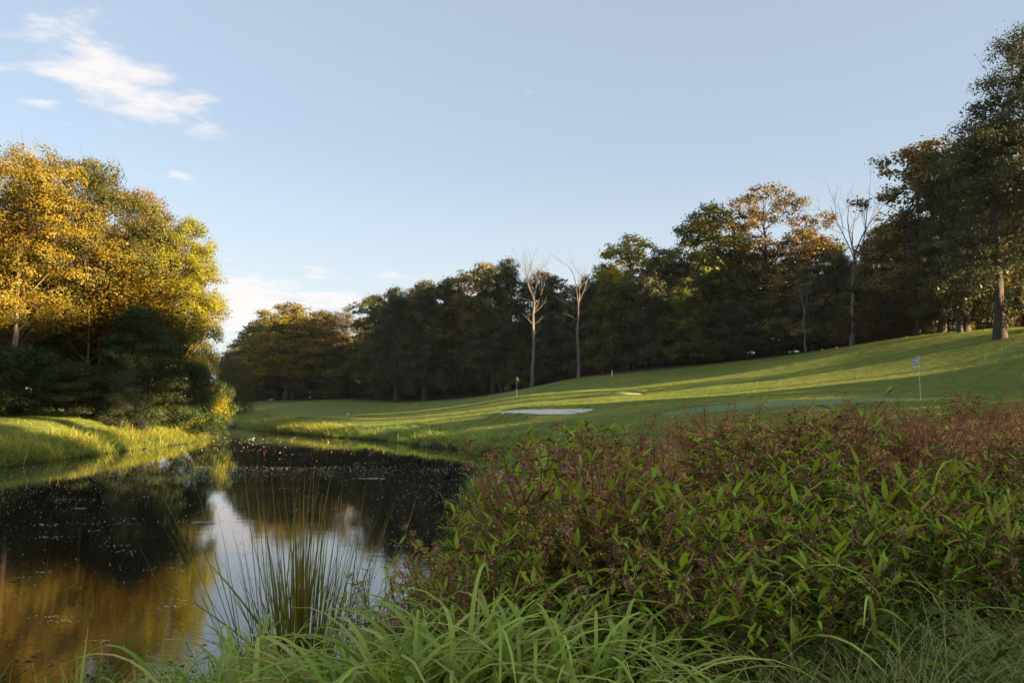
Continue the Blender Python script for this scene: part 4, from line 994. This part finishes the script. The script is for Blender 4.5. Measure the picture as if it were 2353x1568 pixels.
def weed_proto(seed, nst, seedy, leafL, pink, H=1.0, spread=(.08, .34), side=4):
    """a multi stemmed plant one unit high: list of stems, each with leaf transforms and a seed spike"""
    rd = random.Random(seed); rng = np.random.RandomState(seed); stems = []
    for s_ in range(nst):
        az = s_ * 2.4 + rd.uniform(-.4, .4); out = rd.uniform(*spread) * (1 if s_ else .3); Ls = H * rd.uniform(.72, 1.0)
        tb_ = Tubes(); pts = []; n_ = 9
        for i in range(n_):
            t = i / (n_ - 1); r = .03 + out * t ** 1.15 * 1.0
            pts.append(Vector((math.cos(az) * r + rd.gauss(0, .006), math.sin(az) * r + rd.gauss(0, .006), Ls * (t - .05 * t * out * 3))))
        tb_.add(pts, [.0052 * (1 - .7 * i / n_) + .0008 for i in range(n_)], 5)
        lv = []; sp_c = []
        nodes = 13
        def at(t):
            f = t * (n_ - 1); i = min(n_ - 2, int(f)); return pts[i].lerp(pts[i + 1], f - i), (pts[i + 1] - pts[i]).normalized()
        for k in range(nodes):
            t = .22 + .78 * (k + .5) / nodes; p, dr = at(t)
            sz = leafL * (1.05 - .5 * t) * rd.uniform(.6, 1.2)
            if t > .68 and rd.random() < seedy:
                sp_c.append((p, .5 + .5 * (1 - t)))
                if rd.random() < .55: sz *= .55
                else: continue
            for h in (0, PI):
                if rd.random() < .12: continue
                a = k * PI / 2 + h + rd.uniform(-.3, .3); up = rd.uniform(-.05, .6) if t < .85 else rd.uniform(.9, 1.4)
                d_ = Vector((math.cos(a), math.sin(a), 0)) + dr * up
                lv.append((p, frame(d_, rd.uniform(-.4, .4)), sz, 'tip' if t > .9 else 'leaf'))
        # side branches with small spikes
        for k in range(side):
            t = rd.uniform(.4, .95); p, dr = at(t); a = rd.uniform(0, 6.28)
            d_ = (Vector((math.cos(a), math.sin(a), 0)) * .7 + dr).normalized(); L = rd.uniform(.10, .24)
            q = p + d_ * L + Vector((0, 0, .03)); tb_.add([p, p.lerp(q, .5), q], [.0028, .002, .001], 4)
            for j in range(3):
                pp = p.lerp(q, (j + 1) / 3)
                if rd.random() < seedy: sp_c.append((pp, .5))
                for h in (0, PI):
                    a2 = a + PI / 2 + h
                    lv.append((pp, frame(Vector((math.cos(a2), math.sin(a2), 0)) + d_ * .8, 0), leafL * rd.uniform(.35, .6), 'tip' if (j == 2 and rd.random() < .5) else 'leaf'))
        # seed whorls: little spiky calyces
        if sp_c:
            C = []; N_ = []
            for (p, k_) in sp_c:
                m_ = 20; dd = rng.normal(0, 1, (m_, 3)); dd[:, 2] *= .55; dd /= np.linalg.norm(dd, axis=1)[:, None]
                C.append(np.array(p) + dd * .017 * (.7 + k_)); N_.append(np.cross(dd, rng.normal(0, 1, (m_, 3))))
            C = np.concatenate(C); N_ = np.concatenate(N_)
            v, f, c = leaves_np(C, N_, .017, rng, .34); sm = mesh_np('seed_spike', v, f, M['seed'], c)
            fl = None
            if pink:
                sel = [p for p, _ in sp_c if rd.random() < pink]
                if sel:
                    C = np.repeat(np.array([tuple(p) for p in sel]), 9, 0) + rng.normal(0, .011, (len(sel) * 9, 3)); v, f, c = leaves_np(C, np.tile([0, 0, 1.], (len(C), 1)), .013, rng, .7)
                    fl = mesh_np('flower', v, f, M['pink'], c)
        else: sm = fl = None
        stems.append((tb_.mesh('weed_stem', M['wstem']), lv, sm, fl))
    return stems

def weed_near(name, x, y, h, rz, stems, label, group):
    root = empty(name, (x, y, gz(x, y) - .02), rz, (h, h, h)); tag(root, label, 'flowering weed', group)
    for (sm_, lv, sp, fl) in stems:
        st = link('stem', sm_, root)
        for (p, m_, sz, kd) in lv:
            me = WT if kd == 'tip' else WL[rnd.randrange(3)]
            if rnd.random() < .012: me = WY
            o = bpy.data.objects.new('leaf', me); COL.objects.link(o); o.parent = st
            o.matrix_local = Matrix.Translation(p) @ m_.to_4x4() @ Matrix.Scale(sz, 4)
        if sp: tag(link('seed_spike', sp, st), kind='stuff')
        if fl: tag(link('flowers', fl, st), kind='stuff')
    return root

def weed_joined(idx, stems, leafmat='wleaf'):
    """the same plant with its foliage joined into one part, for the rows further off"""
    allV, allF, allC, b = [], [], [], 0; rng = np.random.RandomState(idx)
    tv, tf, b2 = [], [], 0
    sV, sF, sC, sb_ = [], [], [], 0; pV, pF, pC, pb = [], [], [], 0
    for (sm_, lv, sp, fl) in stems:
        for (p, m_, sz, kd) in lv:
            V = (LV0 * sz) @ np.array(m_).T + np.array(p); allV.append(V); allF.append(LF0 + b); b += len(V)
            c = rng.uniform(.0, .7) if kd == 'leaf' else 1.0; allC.append(np.full((len(V), 3), c))
        co = np.array([v.co[:] for v in sm_.vertices]); tv.append(co); tf.append(np.array([p.vertices[:] for p in sm_.polygons]) + b2); b2 += len(co)
        for me, (VV_, FF2, CC2) in ((sp, (sV, sF, sC)), (fl, (pV, pF, pC))):
            if me is None: continue
            co = np.array([v.co[:] for v in me.vertices]); off_ = sum(len(q) for q in VV_)
            VV_.append(co); FF2.append(np.array([p.vertices[:] for p in me.polygons]) + off_); CC2.append(rng.uniform(0, 1, (len(co) // 4)).repeat(4)[:, None].repeat(3, 1))
    fol = mesh_np('weed_foliage', np.concatenate(allV), np.concatenate(allF), M[leafmat], np.concatenate(allC))
    st = mesh_np('weed_stems', np.concatenate(tv), np.concatenate(tf), M['wstem'], np.full((b2, 3), .5))
    sd_ = mesh_np('weed_seeds', np.concatenate(sV), np.concatenate(sF), M['seed'], np.concatenate(sC)) if sV else None
    pk = mesh_np('weed_flowers', np.concatenate(pV), np.concatenate(pF), M['pink'], np.concatenate(pC)) if pV else None
    return st, fol, sd_, pk

GREEN = [weed_proto(200 + i, 7, .28, .195, .3) for i in range(5)]        # leafy
MIXED = [weed_proto(300 + i, 8, .6, .145, .35) for i in range(4)]
REDD = [weed_proto(400 + i, 7, .6, .095, .10, 1.0, (.15, .65), 8) for i in range(5)]        # back rows: twiggy, reddish
GJ = [weed_joined(i, s_) for i, s_ in enumerate(GREEN)]; MJ = [weed_joined(20 + i, s_) for i, s_ in enumerate(MIXED)]; RJ = [weed_joined(40 + i, s_, 'wred') for i, s_ in enumerate(REDD)]
def weed_far(name, x, y, h, rz, parts, label, group):
    root = empty(name, (x, y, gz(x, y) - .02), rz, (h, h, h)); tag(root, label, 'flowering weed', group)
    for nm, me in zip(('stems', 'foliage', 'seed_heads', 'flowers'), parts):
        if me: tag(link(nm, me, root), kind='stuff')
    return root
def xleft(d): return np.interp(d, [2.4, 3.5, 5, 7, 10, 14, 16], [1010, 960, 1040, 1130, 1230, 1330, 1400])
def ytop(px, d):
    """height in the picture that the tops of the thicket reach, by column for the far rows and by distance for the near ones"""
    sky_ = np.interp(px, [900, 1000, 1060, 1110, 1200, 1270, 1350, 1420, 1550, 1690, 1800, 1900, 2050, 2200, 2352, 2700], [1360, 1270, 1200, 1130, 1070, 1015, 1000, 1010, 985, 930, 940, 948, 935, 915, 890, 870])
    near_ = np.interp(d, [2.4, 3.3, 4.0, 5.0, 6.2, 7.5], [1490, 1330, 1180, 1070, 990, 905])
    return max(sky_, near_)
rows = []
d = 3.35
while d < 15.5:
    step = .30 + .045 * d
    pxl = xleft(d); px = pxl + rnd.uniform(0, 40)
    while px < 2560:
        rows.append((px, d + rnd.uniform(-.2, .2))); px += (.27 + .03 * d) / d * F * rnd.uniform(.75, 1.25)
    d += step
near_n = 0; far_n = 0
def where(px):
    for lim, t in ((1180, 'by the pond edge'), (1420, 'below the large bunker'), (1650, 'below the small bunker'), (1950, 'left of the checkered flag'), (2230, 'below the checkered flag')):
        if px < lim: return t
    return 'below the thick oak trunk'
WG1 = 'leafy flowering weeds in the front of the thicket'; WG2 = 'reddish seeding weeds filling the back of the thicket'; WG3 = 'mixed green and reddish weeds in the middle of the thicket'
for (px, d) in rows:
    if px < 1600 and d < 3.8 and rnd.random() > .45: continue
    if px > 1600 and d < 3.3 + (px - 1600) / 900: continue            # the fine grass grows here
    x = (px - 1176) / F * d
    if shore_dist(np.array([(x, d)]))[0] < .12: continue
    yt = ytop(px, d) + (rnd.uniform(-15, 75) if rnd.random() < .85 else rnd.uniform(-38, -15))
    if px < 1600 and d < 3.8: yt = max(yt, rnd.uniform(1400, 1500))
    h = (W(px, yt, d)[2] - gz(x, d)) / .98
    h = max(.45, min(1.75, h)); rz = rnd.uniform(0, 6.28)
    p_red = np.clip((d - 4.8) / 2.6, 0, 1) * (1 if px > 1250 else .6)
    if rnd.random() < p_red * .82: kind = 2
    else: kind = 0 if rnd.random() < .6 else 1
    if kind < 2 and d < 5.8:
        near_n += 1
        weed_near('flowering_weed', x, d, h, rz, (GREEN if kind == 0 else MIXED)[rnd.randrange(4)], ('tall' if d > 4.9 else 'mid height' if d > 4.3 else 'front row') + ' leafy weed with pointed leaves and pinkish seeds, ' + where(px), WG1)
    else:
        far_n += 1
        if kind == 2: weed_far('flowering_weed', x, d, h, rz, RJ[rnd.randrange(5)], 'twiggy reddish weed gone to seed in the thicket ' + where(px), WG2)
        else: weed_far('flowering_weed', x, d, h, rz, (GJ if kind == 0 else MJ)[rnd.randrange(4)], 'green leafed weed among the reddish seeding ones, ' + where(px), WG3)
# single plants that stand out
for (px, top, d, k, lb) in [
    (1275, 950, 4.9, 1, 'tall weed with stacked seed whorls rising highest above the bank grass'),
    (1350, 946, 5.1, 1, 'tall leafy weed with bright tip right of the stacked seed whorls'),
    (1895, 1150, 3.9, 0, 'weed with a bright fresh leaf rosette in the middle right'),
    (1620, 1175, 3.7, 0, 'large leafed weed with a pale seed stalk in the middle of the thicket'),
    (1120, 1090, 6.0, 1, 'weed leaning left over the water above the creeping plants'),
    (900, 1270, 4.6, 1, 'pink flowered weed leaning into the water beside the reeds'),
    (960, 1300, 4.3, 1, 'pink flowered weed between the reeds and the arching grass'),
    (1040, 1210, 5.0, 1, 'leafy weed overhanging the water edge below the creeping plants'),
    (1960, 898, 7.5, 0, 'green leafy weed with bright top standing against the putting green')]:
    x = (px - 1176) / F * d
    h = W(px, top, d)[2] - gz(x, d)
    weed_near('flowering_weed', x, d, max(.5, h), rnd.uniform(0, 6), (GREEN if k == 0 else MIXED)[rnd.randrange(4)], lb, WG1)
for i, (px, top, d, n_) in enumerate([(1690, 1020, 5.4, 5), (2040, 1080, 4.6, 5), (2150, 1060, 4.9, 6), (2240, 960, 5.6, 6), (2320, 940, 5.8, 5), (1985, 1250, 3.9, 4), (1700, 1230, 3.7, 5), (1260, 1330, 3.4, 4), (2300, 1150, 4.4, 5)]):
    x = (px - 1176) / F * d;  rc = W(px, top, d)[2] - gz(x, d)
    blade_clump('grass_tuft', x, d, 'few broad grass blades arching up out of the weed thicket', 'grass', BROAD, n_ + 2, .04, lambda r: rnd.gauss(0, .1), 'broad grass blades poking out of the weeds', sc=(.8, 1.0), reach=rc)
print('weeds near', near_n, 'far', far_n, 'objects', len(bpy.data.objects))
